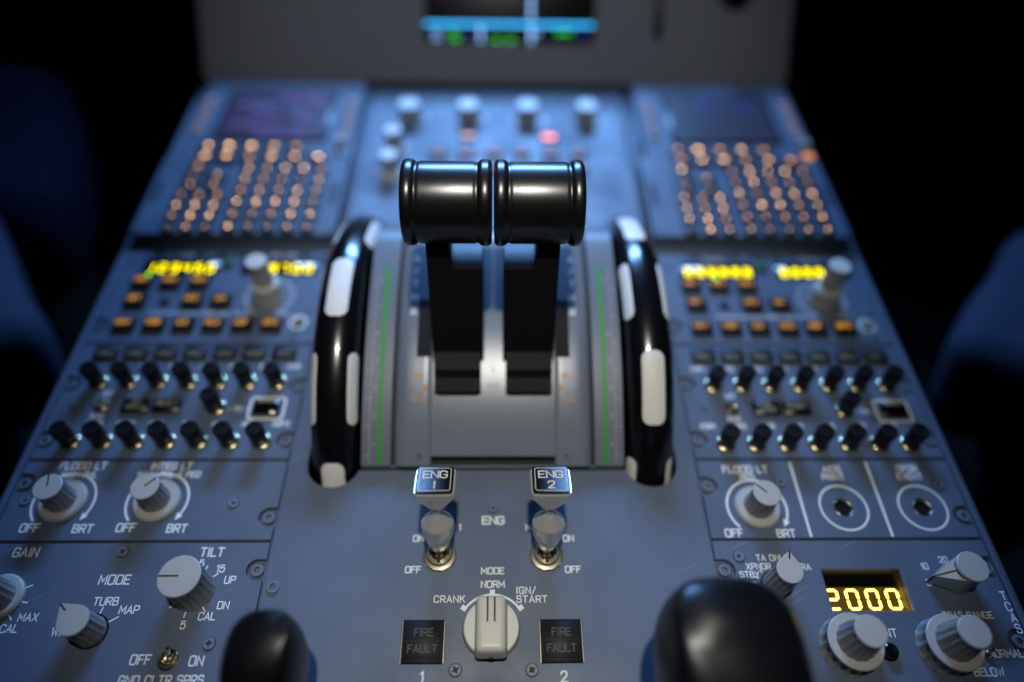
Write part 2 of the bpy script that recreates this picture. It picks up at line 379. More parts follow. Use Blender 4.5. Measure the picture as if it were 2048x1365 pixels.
def panel_outline(w, h, notches, r=1.0):
    """rectangle 0..w x 0..h with U-shaped fastener cut-outs [(side, v)]"""
    g = 0.7; pts = []; nr = 5.4; dep = 4.6
    left = sorted(v for s, v in notches if s == 'l'); right = sorted(v for s, v in notches if s == 'r')
    pts += [(g, g), (w-g, g)]
    for v in right:
        pts.append((w-g, v-nr)); pts += circle_pts(w-dep, v, nr, 13, R(270), R(90), True); pts.append((w-g, v+nr))
    pts += [(w-g, h-g), (g, h-g)]
    for v in reversed(left):
        pts.append((g, v+nr)); pts += circle_pts(dep, v, nr, 13, R(90), R(-90), True); pts.append((g, v-nr))
    return pts
Y0, Y1, Y2, Y3 = 0.0, 47.6, 130.8, 217.4
def make_panel(name, x, y0, y1, label, cat, notches, holes=(), group=None):
    t = empty(name, (x, y0, 0), label, cat, group)
    me = plate([panel_outline(W, y1-y0, [(s, v-y0) for s, v in notches])]+list(holes), -2.6, 0.0, 0.6)
    link('face_plate', me, PAINT, t)
    for s, v in notches: hex_screw(t, 4.4 if s == 'l' else W-4.4, v-y0)
    return t

# ---- knobs
def fluted_knob(par, x, y, r=7.2, h=14.0, ring=12.5, idx=None, fl=12, z=0.0, top=None, scr=None, taper=0.93, side=None, name='rotary_knob'):
    k = ('fk', r, h, fl, taper)
    if k not in CACHE:
        CACHE[k] = lathe([(r*1.04, 0), (r, h*0.12), (r*taper, h-1.6), (r*taper, h-1.1)], 72, fl, 0.10, (0.01, h-1.3), smooth=50)
        CACHE[k+('cap',)] = lathe([(r*taper+0.15, h-1.15), (r*taper+0.2, h-0.35), (r*taper-0.25, h), (0.6, h+0.05)], 40, smooth=30)
    o = link(name, CACHE[k], side or KNOBD, par, (x, y, z+(2.6 if ring else 0.4)), (0, 0, R(idx or 0)))
    link('cap', CACHE[k+('cap',)], top or KNOB, o)
    if ring:
        kk = ('ring', ring)
        if kk not in CACHE: CACHE[kk] = lathe([(ring, 0), (ring, 1.3), (ring-1.0, 2.4), (r*0.9, 2.7)], 48, smooth=40)
        link('skirt', CACHE[kk], top or KNOB, o, (0, 0, -2.6))
    if idx is not None:
        link('index_line', box(0.75, r*taper*0.95, 0.12), LINEB, o, (0, r*taper*0.5, h+0.02))
    if scr is not None:
        a = R(scr-(idx or 0)); link('set_screw_hole', lathe([(1.1, 0), (1.1, .35), (.05, .36)], 14), DARK, o, (math.cos(a)*(r-0.15), math.sin(a)*(r-0.15), h*0.28), (0, R(90), a))
    return o
def pointer_knob(par, x, y, ang, r=7.0, h=16.0, tip=12.5, fl=14, tz=0.0, skirt=True, wedge=False):
    """round fluted knob with a pointed top plate; ang = direction of the pointer, degrees"""
    base = lathe([(r*1.05, 0), (r*1.02, h*0.1), (r*0.97, h-1.6)], 72, fl, 0.10, (0.01, h-1.2), smooth=50)
    o = link('pointer_knob', base, KNOBD, par, (x, y, 0.9+tz), (0, 0, R(ang)))
    a = math.acos((r*0.98)/tip)
    if wedge:
        link('cap', lathe([(r+.05, h-1.7), (r+.05, h-.4), (r-.4, h), (.3, h)], 48, smooth=30), KNOB, o)
        q = r*0.99; c, sn = q*math.cos(a), q*math.sin(a)
        v = [(c, sn, 0.2), (c, -sn, 0.2), (tip, -.25, 0.2), (tip, .25, 0.2), (c, sn, h-1.8), (c, -sn, h-1.8), (tip, -.25, h*0.55), (tip, .25, h*0.55)]
        link('pointer_blade', mesh('pointer_blade', v, [(0, 1, 2, 3), (4, 7, 6, 5), (0, 3, 7, 4), (1, 5, 6, 2), (3, 2, 6, 7), (0, 4, 5, 1)]), KNOB, o)
        p0 = Vector((c*0.9, 0, h-1.7)); p1 = Vector((tip, 0, h*0.55)); L = (p1-p0).length
        link('index_line', box(L, 0.8, 0.2), LINEB, o, (p0+p1)/2+Vector((0, 0, -0.05)), (0, math.atan2(p0.z-p1.z, p1.x-p0.x), 0))
        link('index_edge', box(0.7, 0.9, h*0.5), LINEB, o, (tip, 0, 0.3))
        return o
    out = [(tip-.4, -.35), (tip, 0), (tip-.4, .35)]+circle_pts(0, 0, r*0.98, 36, a, 2*math.pi-a, True)
    link('cap', plate([out], h-1.7, h, 0.3, 'cap'), KNOB, o)
    blade = plate([[(tip-.6, 0.2), (tip-.6, -0.2), (r*0.5, -r*0.80), (r*0.5, r*0.80)][::-1]], 0.4, h-1.75, 0.05, 'pointer_blade')
    link('pointer_blade', blade, KNOBD, o)
    link('index_line', box(tip*0.42, 0.8, 0.15), LINEB, o, (tip*0.78, 0, h))
    if skirt: link('black_skirt', lathe([(r*1.14, -0.9), (r*1.14, 0.2), (r, 0.3)], 40), BLACKM, o)
    return o
def black_knob(par, x, y, r=5.1, h=15.5):
    k = ('bk', r, h)
    if k not in CACHE:
        CACHE[k] = lathe([(r*0.86, 0.9), (r*0.86, 5.0), (r*0.95, 6.2), (r, h-1.2), (r*0.9, h-0.2), (r*0.62, h), (r*0.55, h-0.5), (0.3, h-0.5)], 40, smooth=30)
        CACHE['collar'] = lathe([(5.5, 0), (5.7, 0.5), (5.5, 1.1), (5.0, 1.5), (4.4, 1.6), (3.6, 1.5)], 32, smooth=60)
    o = link('volume_knob', CACHE[k], BLACKM, par, (x, y, 0))
    link('collar', CACHE['collar'], BRASS, o, (0.35, -0.2, 0.02), (0, 0, random.random()))
    return o
def toggle(par, x, y, r=4.6, tilt=(0.5, 0.0), bat=9.0, z=0.0):
    nut = lathe([(r, 0), (r, 0.9), (r*0.86, 1.3), (r*0.7, 1.3), (r*0.68, 0.6), (r*0.62, 0.6), (r*0.60, 2.2), (r*0.50, 2.5), (r*0.36, 1.6), (0.2, 1.2)], 36, smooth=30)
    o = link('toggle_switch', nut, NICKEL, par, (x, y, z))
    b = lathe([(0.75, 0.5), (0.8, bat*0.5), (1.15, bat*0.85), (0.95, bat-0.2), (0.3, bat)], 20, smooth=40)
    link('bat_lever', b, NICKEL, o, (0, 0, 0.8), (tilt[1], tilt[0], 0))
    return o

# ================================================================ setting
fl = link('floor', mesh('floor', [(-3000, -3000, -480), (3000, -3000, -480), (3000, 3000, -480), (-3000, 3000, -480)], [(0, 1, 2, 3)]), FLOORM)
fl['kind'] = 'structure'

# ================================================================ pedestal housing
ped = empty('center_pedestal', (0, 150, -480), 'blue-grey centre pedestal housing that carries every control panel', 'pedestal')
def pbox(name, x0, x1, y0, y1, z0, z1, mat, r=0.0):
    return link(name, box(x1-x0, y1-y0, z1-z0, r), mat, ped, ((x0+x1)/2, (y0+y1)/2-150, z0+480))
for s in (-1, 1):
    pbox('side_wall', *sorted((s*262.0, s*266.0)), -140, 428, -480, -0.6, PAINT2, 0.8)
    lp = [[(s*104.6, -138), (s*261.9, -138), (s*261.9, 427), (s*104.6, 427)]]
    if s > 0: lp += [circle_pts(XR+76.8, 18, 6, 24), circle_pts(XR+120.6, 18, 6, 24), [(XR+46, -11), (XR+104, -11), (XR+104, -42), (XR+46, -42)]]
    link('mounting_rail', plate([[(a, b-150) for a, b in q] for q in lp], -6.5, -2.7, 0.1), PAINT2, ped, (0, 0, 480))
pbox('rear_wall', -261.8, 261.8, -140, -138.1, -480, -0.8, PAINT2)
pbox('front_wall', -261.8, 261.8, 427.1, 428, -480, -0.8, PAINT2)
pbox('inner_floor', -104.5, 104.5, -138, 427, -262, -260, DARK)

# ================================================================ engine panel
eng = empty('engine_start_panel', (0, 0, 0), 'plain blue-grey engine panel marked ENG, MODE, CRANK, NORM and IGN/START', 'control panel')
def eng_outline():
    p = [(-114.5, -136), (114.5, -136), (114.5, 216.9), (104.3, 216.9)]
    p += circle_pts(89.3, 45.7, 15, 19, 0, R(-162), True)
    p += [(73.6, 41.0)] + [(-73.6, 41.0)]
    p += circle_pts(-89.3, 45.7, 15, 19, R(-18), R(-180), True)
    p += [(-104.3, 216.9), (-114.5, 216.9)]
    return p
def fire_hole(cx): return rrect(cx, -50.0, 20.6, 19.8, 0.6, 3)
link('face_plate', plate([eng_outline(), fire_hole(-33), fire_hole(33.4)], -2.6, 0.0, 0.4), PAINT, eng)
text(eng, 'ENG', 0.3, 11.2, 4.0, wt=0.19, wide=1.25)
text(eng, 'MASTER 1', -26.8, 7.3, 3.0, wt=0.17, wide=1.1); text(eng, 'MASTER 2', 28.2, 7.2, 3.0, wt=0.17, wide=1.1)
text(eng, 'ON', -38.8, 1.3, 3.1, wt=0.17, wide=1.1); text(eng, 'ON', 40, 1.1, 3.1, wt=0.17, wide=1.1)
text(eng, 'OFF', -40.4, -15.2, 3.1, wt=0.17, wide=1.1); text(eng, 'OFF', 41.3, -15.4, 3.1, wt=0.17, wide=1.1)
text(eng, 'MODE', 0.2, -16.0, 3.1, wt=0.17, wide=1.1); text(eng, 'NORM', 0.3, -22.8, 3.1, wt=0.17, wide=1.1)
text(eng, 'CRANK', -21.2, -30.0, 3.1, wt=0.155, wide=1.1, gap=2.0); text(eng, 'IGN/', 17.0, -25.9, 3.1, wt=0.155, wide=1.1, gap=2.0)
text(eng, 'START', 19.8, -30.2, 3.1, wt=0.155, wide=1.1, gap=2.0)
KC = (0.1, -44.6)
arc = circle_pts(KC[0], KC[1], 16.6, 25, R(144), R(36), True)
line(eng, arc, 1.1, WHITE)
for a, l in ((144, 0.2), (90, 0.6), (36, 0.2)):
    c, s = math.cos(R(a)), math.sin(R(a))
    link('marking_block', box(2.6+l, 2.5, 0.06), WHITE, eng, (KC[0]+c*(17.2+l/2), KC[1]+s*(17.2+l/2), 0), (0, 0, R(a)))
text(eng, '1', -32.3, -65.6, 4.4, wt=0.16); text(eng, '2', 33.8, -65.8, 4.4, wt=0.16)
cross_screw(eng, 0.3, 17.9, 0.2, 0.9); cross_screw(eng, -16.9, -62.7, 0.5); cross_screw(eng, 18.9, -62.9, 0.6)
hex_screw(eng, -109.4, -23.8, 1.0); hex_screw(eng, 109.4, -23.8, 1.0)
for cx in (-33.0, 33.4):
    o = link('annunciator_light', box(20.0, 19.2, 3.4, 0.25, 1, -3.3), BUTTON, eng, (cx, -50.0, 0))
    link('lens', box(16.6, 15.6, 0.35, 0.12, 1), BUTTON, o, (0, 0.3, 0.1))
    link('lens_divider', box(16.8, 0.3, 0.06), DARK, o, (0, 0.3, 0.46))
    text(o, 'FIRE', 0.2, 4.2, 3.3, DIMW, 0.5, wt=0.16, wide=1.05); text(o, 'FAULT', 0, -3.2, 3.3, DIMW, 0.5, wt=0.16, wide=1.05)
    for sx in (-1, 1): link('bezel_edge', box(0.35, 19.4, 0.25), NICKEL, o, (sx*10.12, 0, -0.2))
# mode selector
skirt = lathe([(13.6, 0.4), (13.6, 3.2), (13.0, 4.0), (5.0, 4.2)], 64, smooth=40)
sel = link('mode_selector', skirt, IVORY, eng, (-0.3, -44.6, 0), label='ivory mode selector knob turned to NORM')
bm = bmesh.new(); bmesh.ops.create_cube(bm, size=1)
for v in bm.verts:
    top = v.co.z > 0
    v.co = Vector((v.co.x*(13.6 if top else 16.2), v.co.y*(25.0 if top else 28.6)-0.6, 14.2 if top else 3.6))
bmesh.ops.bevel(bm, geom=[e for e in bm.edges], offset=3.0, segments=5, affect='EDGES', profile=0.6)
link('grip_bar', bm_mesh('grip_bar', bm, 60), IVORY, sel)
for sx in (-1.9, 1.5): link('index_line', box(0.9, 11.4, 0.3), LINEB, sel, (sx+.2, 5.4, 14.0))
link('set_screw_hole', lathe([(1.3, 0), (1.3, .4), (.05, .42)], 16), DARK, sel, (0, -14.3, 6.6), (R(98), 0, 0))
link('base_ring', lathe([(14.1, 0.05), (14.1, 0.4), (10, 0.41)], 48), BLACKM, sel)

# engine master levers
def master(x, num, label):
    t = empty('engine_master_lever', (x, -7.9, 0), label, 'lever', 'engine master levers')
    n = 6
    nut = lathe([(8.9, 0.05), (8.9, 0.9), (8.4, 1.5), (6.6, 1.7)], 12, smooth=20)
    link('hex_nut', nut, NICKEL, t, (0, 0, 0), (0, 0, R(12 if num == '1' else 18)))
    bush = lathe([(6.5, 0.0), (6.5, 3.0), (6.0, 3.5), (5.2, 3.5), (4.9, 2.4), (4.2, 2.4), (4.0, 4.4), (3.3, 4.8), (2.4, 3.2), (0.2, 3.0)], 48, smooth=30)
    bu = link('bushing', bush, NICKEL, t)
    for a in range(4): link('gate_notch', box(1.5, 3.2, 2.2, 0.2, 1), DARK, bu, (3.6*math.cos(R(90*a)), 3.6*math.sin(R(90*a)), 2.9), (0, 0, R(90*a+90)))
    tilt = R(-19)
    ax = bpy.data.objects.new('lever_shaft', lathe([(1.9, 0.5), (1.9, 9)], 20)); col.objects.link(ax)
    ax.parent = t; ax.location = (0, 0, 3*MM); ax.rotation_euler = (tilt, 0, 0); ax.data.materials.append(STEEL)
    bar = lathe([(3.6, 5.0), (4.0, 5.5), (6.4, 11.5), (7.6, 15.5), (7.9, 17.0), (8.1, 22.8), (7.8, 23.6), (2.6, 30.2), (2.3, 31.4), (2.2, 36.0)], 64, smooth=14)
    link('barrel', bar, STEEL, ax)
    # neck flaring to the square head
    v = []; f = []; N = 32
    def sq(hw, r, z):
        s = len(v)
        for i in range(N):
            a = 2*math.pi*(i+.5)/N; c, sn = math.cos(a), math.sin(a)
            p = 8.0 if r else 2.0
            k = hw/((abs(c)**p+abs(sn)**p)**(1/p)); v.append((c*k, sn*k, z))
        return s
    rr = [sq(2.2, 0, 30.6), sq(4.2, 1, 35.4), sq(9.1, 1, 45.6), sq(9.45, 1, 46.2), sq(9.45, 1, 49.0), sq(9.1, 1, 49.5), sq(8.6, 1, 49.5), sq(8.5, 1, 49.0)]
    for a, b in zip(rr, rr[1:]):
        for i in range(N): j = (i+1) % N; f.append((a+i, a+j, b+j, b+i))
    f.append(tuple(rr[-1]+i for i in range(N)))
    head = link('head', mesh('head', v, f, 28), STEEL, ax, (0, 1.4, 0.0), (0, 0, 0), (1.04, 1.04, 1.0))
    cap = link('cap_inlay', plate([rrect(0, 0, 16.9, 16.9, 1.6)], 48.9, 50.6, 0.35, 'cap_inlay'), CAPB, head)
    line(cap, rrect(0, 0, 14.4, 14.4, 1.0, 4), 0.32, WHITE, z=50.66, closed=True, name='border_line')
    link('lettering', text_mesh('ENG', 4.2, 0.15, 1.15, 1.3), WHITE, cap, (0, 3.1, 50.62))
    link('lettering', text_mesh('|' if num == '1' else '2', 4.2, 0.15, 1.1), WHITE, cap, (0, -3.5, 50.62))
    return t
master(-27.2, '1', 'polished metal engine lever with square cap numbered one, left of the ENG marking')
master(28.0, '2', 'polished metal engine lever with square cap numbered two, right of the ENG marking')

# ================================================================ throttle quadrant
DC, DR = (187.0, -198.0), 249.5
def drum_z(y, r=DR): return DC[1]+math.sqrt(r*r-(y-DC[0])**2)
def drum_ang(y, r=DR): return math.atan2(drum_z(y, r)-DC[1], y-DC[0])-math.pi/2     # tangent tilt about x
quad = empty('throttle_quadrant', (0, 41, 0), 'curved grey throttle quadrant with green striped scales between the two black wheels', 'throttle quadrant')
def drum_path(y0, y1, n):
    """points and normals along the drum; past y = 172 it rolls over with a tight radius"""
    P = []; ye = min(y1, 172.0)
    for i in range(n+1):
        y = y0+(ye-y0)*i/n; a = math.acos((y-DC[0])/DR); P.append((DC[0]+DR*math.cos(a), DC[1]+DR*math.sin(a), math.cos(a), math.sin(a)))
    if y1 > 173:
        y, z, c, sn = P[-1]; a0 = math.atan2(sn, c); r = 30.0; cy, cz = y-r*c, z-r*sn
        for i in range(1, 15): a = a0-R(88)*i/14; P.append((cy+r*math.cos(a), cz+r*math.sin(a), math.cos(a), math.sin(a)))
        y, z, c, sn = P[-1]; P.append((y+3, z-60, c, sn))
    return P
def drum_strip(name, x0, x1, r, mat, y0=41.3, y1=300.0, thick=3.0, n=48, skirt=True):
    v = []; f = []; P = drum_path(y0, y1, n); n = len(P)-1; dr0 = r-DR
    for y, z, c, sn in P:
        for dr in (dr0, dr0-thick):
            v.append((x0, y+dr*c-41, z+dr*sn)); v.append((x1, y+dr*c-41, z+dr*sn))
    for i in range(n):
        s = 4*i; e = s+4
        f += [(s, s+1, e+1, e), (s+2, e+2, e+3, s+3), (s, e, e+2, s+2), (s+1, s+3, e+3, e+1)]
    f += [(0, 2, 3, 1), (4*n, 4*n+1, 4*n+3, 4*n+2)]
    return link(name, mesh(name, v, f, 40), mat, quad)
for s in (-1, 1):
    drum_strip('trim_scale_band', *sorted((s*57.0, s*73.2)), DR, BAND, thick=8)
    drum_strip('groove', *sorted((s*53.2, s*57.0)), DR-3.0, DARK, thick=8)
    drum_strip('scale_stripe', *sorted((s*61.8, s*64.6)), DR+0.06, GREEN, 41.6, 152, thick=0.3)
    drum_strip('scale_line', *sorted((s*68.7, s*69.2)), DR+0.06, KEYL, 41.6, 152, thick=0.3)
    prof = [(55.6, -5.0), (55.4, -2.6), (54.8, -1.0), (53.8, 0.3), (52.4, 1.2), (50.4, 1.8), (48.0, 2.0), (44.0, 2.0), (39.0, 2.0), (35.2, 2.0), (34.8, 1.7), (34.6, 1.2), (34.6, -5.0)]
    v = []; f = []; P = drum_path(41.3, 300, 48); n = len(P)-1
    for y, z, c, sn in P:
        for x, dr in prof: v.append((s*x, y+dr*c-41, z+dr*sn))
    k = len(prof)
    for i in range(n):
        for j in range(k-1): f.append((i*k+j, i*k+j+1, (i+1)*k+j+1, (i+1)*k+j))
    f.append(tuple(range(k)))
    link('outer_cover', mesh('outer_cover', v, f, 50), QGREY, quad)
    drum_strip('lever_track', *sorted((s*8.6, s*31.4)), DR-0.9, QGREY, 48.5, 98, thick=6)
    drum_strip('track_edge', *sorted((s*31.4, s*34.6)), DR+0.1, QGREY, 48.5, 300, thick=6)
    drum_strip('track_edge', *sorted((s*5.0, s*8.6)), DR+0.1, QGREY, 48.5, 300, thick=6)
    drum_strip('slot_lining', *sorted((s*8.6, s*31.4)), DR-6, DARK, 98.1, 300, thick=4)
    # black slot flank beside the lever
    drum_strip('slot_flank', *sorted((s*35.2, s*43.5)), DR+2.15, SHOEM, 94.5, 128, thick=0.4)
drum_strip('centre_rib', -5.0, 5.0, DR+0.6, QGREY, 48.5, 300, thick=7)
drum_strip('front_bar', -34.6, 34.6, DR+0.4, QGREY, 45.6, 48.5, thick=6)
drum_strip('front_slot', -34.6, 34.6, DR-4.5, DARK, 40.6, 45.6, thick=4)
link('front_lip', box(146.4, 1.2, 7.0), BAND, quad, (0, 0.9, -4.2))
def on_drum(par, s, x, y, h, mat, r=DR+0.15, **kw):
    z = drum_z(y, r); return link('lettering', text_mesh(s, h, **kw), mat, par, (x, y-41, z), (drum_ang(y, r), 0, 0))
for s in (-1, 1):
    for k, y in enumerate((46, 59.5, 73.5, 88, 103.5, 119.5, 137)):
        z = drum_z(y); link('scale_tick', box(4.2, 0.55, 0.08), KEYL, quad, (s*69.9, y-41, z+0.05), (drum_ang(y), 0, 0))
        on_drum(quad, '4321012'[k], s*66.6, y+5, 2.4, KEYL, wt=0.18)
    for k, c in enumerate('A/THR'):
        on_drum(quad, c, s*46.2, 156-9.0*k, 4.2, WHITE, r=DR+2.2, wt=0.17)
    on_drum(quad, 'REV', s*41.5, 83.5, 2.4, ORNG, r=DR+2.2, wt=0.17); on_drum(quad, '<' if s < 0 else '>', s*38.3, 77.5, 3.6, ORNG, r=DR+2.2, wt=0.35)
    on_drum(quad, 'MAX', s*42.5, 71.5, 2.4, ORNG, r=DR+2.2, wt=0.14)
    o = link('screw', PHIL, SCREW, quad, (s*41.0, 44.8-41, drum_z(44.8, DR+2.2)), (drum_ang(44.8), 0, 0), (.8, .8, 1)); link('cross_recess', PHILD, DARK, o)
for y in (84, 88, 92): on_drum(quad, '0' if y == 88 else '-', 0, y, 2.4, KEYL, r=DR+0.75, wt=0.16)
on_drum(quad, 'IDLE', 0, 80, 2.2, KEYL, r=DR+0.75, wt=0.16)
for k, y in enumerate((118, 126, 134, 142)): on_drum(quad, '----', 0, y, 2.4, KEYL, r=DR+0.75, wt=0.14)

# thrust levers
def thrust(s, label):
    t = empty('thrust_lever', (s*20, 93, 37), label, 'lever', 'thrust levers')
    def X(x): return s*x-s*20
    grip_prof = []
    for x, r in ((0.5, 17.0), (0.6, 19.6), (1.3, 21.0), (2.8, 21.7), (5.4, 21.7), (6.8, 21.0), (7.5, 20.0), (8.2, 19.7), (9.2, 20.2), (10.4, 20.4), (37.0, 20.4), (38.2, 20.2), (39.2, 19.7), (39.9, 20.0), (40.6, 21.0), (42.0, 21.7), (44.4, 21.7), (45.9, 21.0), (46.6, 19.6), (46.7, 17.0)):
        grip_prof.append((20.0+(r-20.0)*0.8 if r > 18 else r, X(0.5+(x-0.5)*0.955)))
    g = link('grip', lathe(grip_prof, 72, axis='x', smooth=60), GRIP, t, (0, 127-93, 120-37))
    # stem: front-face outline with a finger notch at its inner upper corner, extruded backwards
    Lh = 74.0
    out = [(34.0, -3), (34.4, Lh), (23.0, Lh), (22.2, Lh-14)]
    out += [(22.2-3.4+3.4*math.cos(R(a)), Lh-14-3.4*math.sin(R(a))) for a in (20, 45, 70, 90)]
    out += [(5.4, Lh-17.4), (5.4, -3)]
    me = plate([[(X(a), b) for a, b in out]], -24.0, 0.0, 0.7, 'stem')
    tl = math.atan2(70, 21)           # front face leans forward
    st = link('stem', me, SHOEM, t, (0, 0, 0), (tl, 0, 0))
    # scooped reverser latch behind the notch
    v = []; f = []; N = 14
    for i in range(N+1):
        q = i/N; yy = Lh-17.6+4.6*q+0.7*math.sin(q*math.pi); zz = -0.6-22.6*q
        v.append((X(23.6), yy, zz)); v.append((X(6.0), yy, zz)); v.append((X(23.6), yy-6, zz)); v.append((X(6.0), yy-6, zz))
    for i in range(N):
        a = 4*i; b = a+4; f += [(a, a+1, b+1, b), (a+2, b+2, b+3, a+3), (a, b, b+2, a+2), (a+1, a+3, b+3, b+1)]
    f += [(0, 2, 3, 1), (4*N, 4*N+1, 4*N+3, 4*N+2)]
    link('reverser_latch', mesh('latch', v, f, 60), LATCH, st)
    # shoe lying on the quadrant
    v = []; f = []; N = 10
    for i in range(N+1):
        y = 75.0+(99-75)*i/N; th = 3.0 if i < 4 else 6.5
        zb = drum_z(y, DR-0.7); zt = drum_z(y)+th
        v += [(X(33), y-93, zt-37), (X(7), y-93, zt-37), (X(33), y-93, zb-37), (X(7), y-93, zb-37)]
    for i in range(N):
        a = 4*i; b = a+4; f += [(a, a+1, b+1, b), (a+2, b+2, b+3, a+3), (a, b, b+2, a+2), (a+1, a+3, b+3, b+1)]
    f += [(0, 2, 3, 1), (4*N, 4*N+1, 4*N+3, 4*N+2)]
    link('shoe', mesh('shoe', v, f), SHOEM, t)
    return t
thrust(-1, 'black thrust lever with barrel grip on the left of the pair')
thrust(1, 'black thrust lever with barrel grip on the right of the pair')

# ================================================================ trim wheels
WC, WR = (142.0, -70.0), 127.0
def tread(t):                     # t: mm along the profile from its crown -> (x offset, radius drop)
    a = max(-1.45, min(1.45, t/12.5)); s = 1 if a >= 0 else -1
    return 13.4*math.sin(abs(a))**0.92*s, 11.5*(1-math.cos(a))**0.95
def wheel(xc, label, first):
    t = empty('trim_wheel', (xc, WC[0], WC[1]), label, 'trim wheel', 'pitch trim wheels')
    prof = [(70, -6.5), (102, -6.5), (106, -9.5), (112, -12.6)]
    for i in range(-16, 17):
        x, d = tread(i*1.05); prof.append((WR-d, x))
    prof += [(112, 12.6), (106, 9.5), (102, 6.5), (70, 6.5)]
    link('rim', lathe(prof, 160, axis='x', smooth=50, close=False), BLACKG, t)
    link('hub', lathe([(70.2, -5), (70.2, 5)], 64, axis='x'), BLACKG, t)
    def patch(ang, t0, t1, la=19.0):
        v = []; f = []; half = R(la/2); n = 40; rings = 7
        hl = half*WR; hw = (t1-t0)/2; r = min(5.0, hw*0.95)
        for k in range(rings+1):
            q = k/rings
            for (a, b) in densify(rrect(0, 0, 2*hl, 2*hw, r, 7), 2.0):
                tt = (t0+t1)/2+b*q; x, d = tread(tt); aa = R(ang)+a*q/WR; rr = WR-d+0.28-(0.30 if k == rings else 0)
                v.append((x, rr*math.cos(aa), rr*math.sin(aa)))
        m_ = len(v)//(rings+1)
        for k in range(rings):
            for i in range(m_): j = (i+1) % m_; f.append((k*m_+i, k*m_+j, (k+1)*m_+j, (k+1)*m_+i))
        link('white_patch', mesh('white_patch', v, f, 70), PATCH, t)
    a = first; c = True
    for k in range(-2, 3):
        ang = first+28.3*k
        if k % 2 == 0: patch(ang, -5.8, 5.8)
        else: patch(ang, 8.2, 17.0); patch(ang, -17.0, -8.2)
    return t
wheel(-88.9, 'black trim wheel with white patches on the FLOOD LT MAIN PNL side of the quadrant', 95.3)
wheel(88.9, 'black trim wheel with white patches on the DFDR EVENT side of the quadrant', 123.2)

# ================================================================ lighting panels
def dim_arrow(par, x, y, r=16.2, a0=222, a1=-30):
    line(par, circle_pts(x, y, r, 40, R(a0), R(a1), True), 1.15, WHITE)
    c, s = math.cos(R(a1)), math.sin(R(a1)); p = Vector((x+r*c, y+r*s)); d = Vector((s, -c)); n = Vector((c, s))
    tip = p+d*3.4; a = p+n*1.9-d*0.6; b = p-n*1.9-d*0.6
    link('arrow_head', mesh('arrow_head', [(tip.x, tip.y, .05), (a.x, a.y, .05), (b.x, b.y, .05)], [(0, 1, 2)]), WHITE, par)
lp = make_panel('lighting_panel', XL, Y0, Y1, 'blue-grey panel with two dimmer knobs marked FLOOD LT MAIN PNL and INTEG LT', 'control panel', [('l', 33.6), ('r', 13.4)], group='lighting panels')
for x, ang in ((30.1, 14), (80.0, -44)):
    dim_arrow(lp, x, 22.8); fluted_knob(lp, x, 22.8, 7.6, 15.0, 12.3, ang, 14, scr=-110 if x > 50 else None)
text(lp, 'FLOOD LT', 32.8, 44.0, 4.0, wt=0.16); text(lp, 'MAIN PNL', 32.5, 38.6, 3.2, wt=0.17)
text(lp, 'INTEG LT', 81.6, 43.8, 3.8, wt=0.16); text(lp, 'MAIN PNL & PED', 81.7, 38.6, 3.2, wt=0.17)
for x in (18.3, 68.3): text(lp, 'OFF', x, 7.8, 4.2, wt=0.16)
for x in (46, 95): text(lp, 'BRT', x, 7.3, 4.2, wt=0.16)
cross_screw(lp, 9.8, 23.1, 0.3); cross_screw(lp, 121.1, 21.4, 0.7)

rp = make_panel('lighting_panel', XR, Y0, Y1, 'blue-grey panel with one FLOOD LT PED knob and ringed AIDS PRINT and DFDR EVENT buttons', 'control panel', [('l', 31.1), ('r', 13.3)],
                holes=[circle_pts(76.8, 18, 5.2, 28), circle_pts(120.6, 18, 5.2, 28)], group='lighting panels')
dim_arrow(rp, 29.0, 18.2); fluted_knob(rp, 29.0, 18.2, 7.6, 15.5, 12.3, 44, 14)
text(rp, 'FLOOD LT', 27.6, 41.2, 4.0, wt=0.16); text(rp, 'PED', 27.7, 36.2, 3.2, wt=0.17)
text(rp, 'AIDS', 77.0, 41.3, 3.6, wt=0.17); text(rp, 'PRINT', 76.6, 36.4, 3.4, wt=0.17)
text(rp, 'DFDR', 120.5, 41.5, 3.6, wt=0.17); text(rp, 'EVENT', 120.3, 36.6, 3.4, wt=0.17)
text(rp, 'OFF', 13.3, 3.7, 4.0, wt=0.16); text(rp, 'BRT', 41.2, 3.4, 4.0, wt=0.16)
for x in (54.2, 98.0): line(rp, [(x, 45.3), (x, 1.9)], 1.3, WHITE)
for x in (76.8, 120.6):
    line(rp, circle_pts(x, 18, 12.9, 56), 1.05, WHITE, closed=True)
    b = link('push_button', lathe([(4.3, -8), (4.3, -2.6), (3.7, -2.0), (0.2, -1.7)], 32, smooth=40), SHOEM, rp, (x, 18, 0))
    link('bezel_ring', lathe([(5.15, -5), (5.15, -0.9), (5.0, -0.5), (4.75, -0.4), (4.5, -0.7), (4.38, -1.6), (4.38, -5)], 36, smooth=80, close=False), NICKEL, b)
    link('well', lathe([(5.2, -6), (5.2, -3.2), (3.8, -3.2)], 24, close=False), DARK, b)
cross_screw(rp, 45.8, 33.2, 0.3); cross_screw(rp, 134.3, 31.3, 0.5)

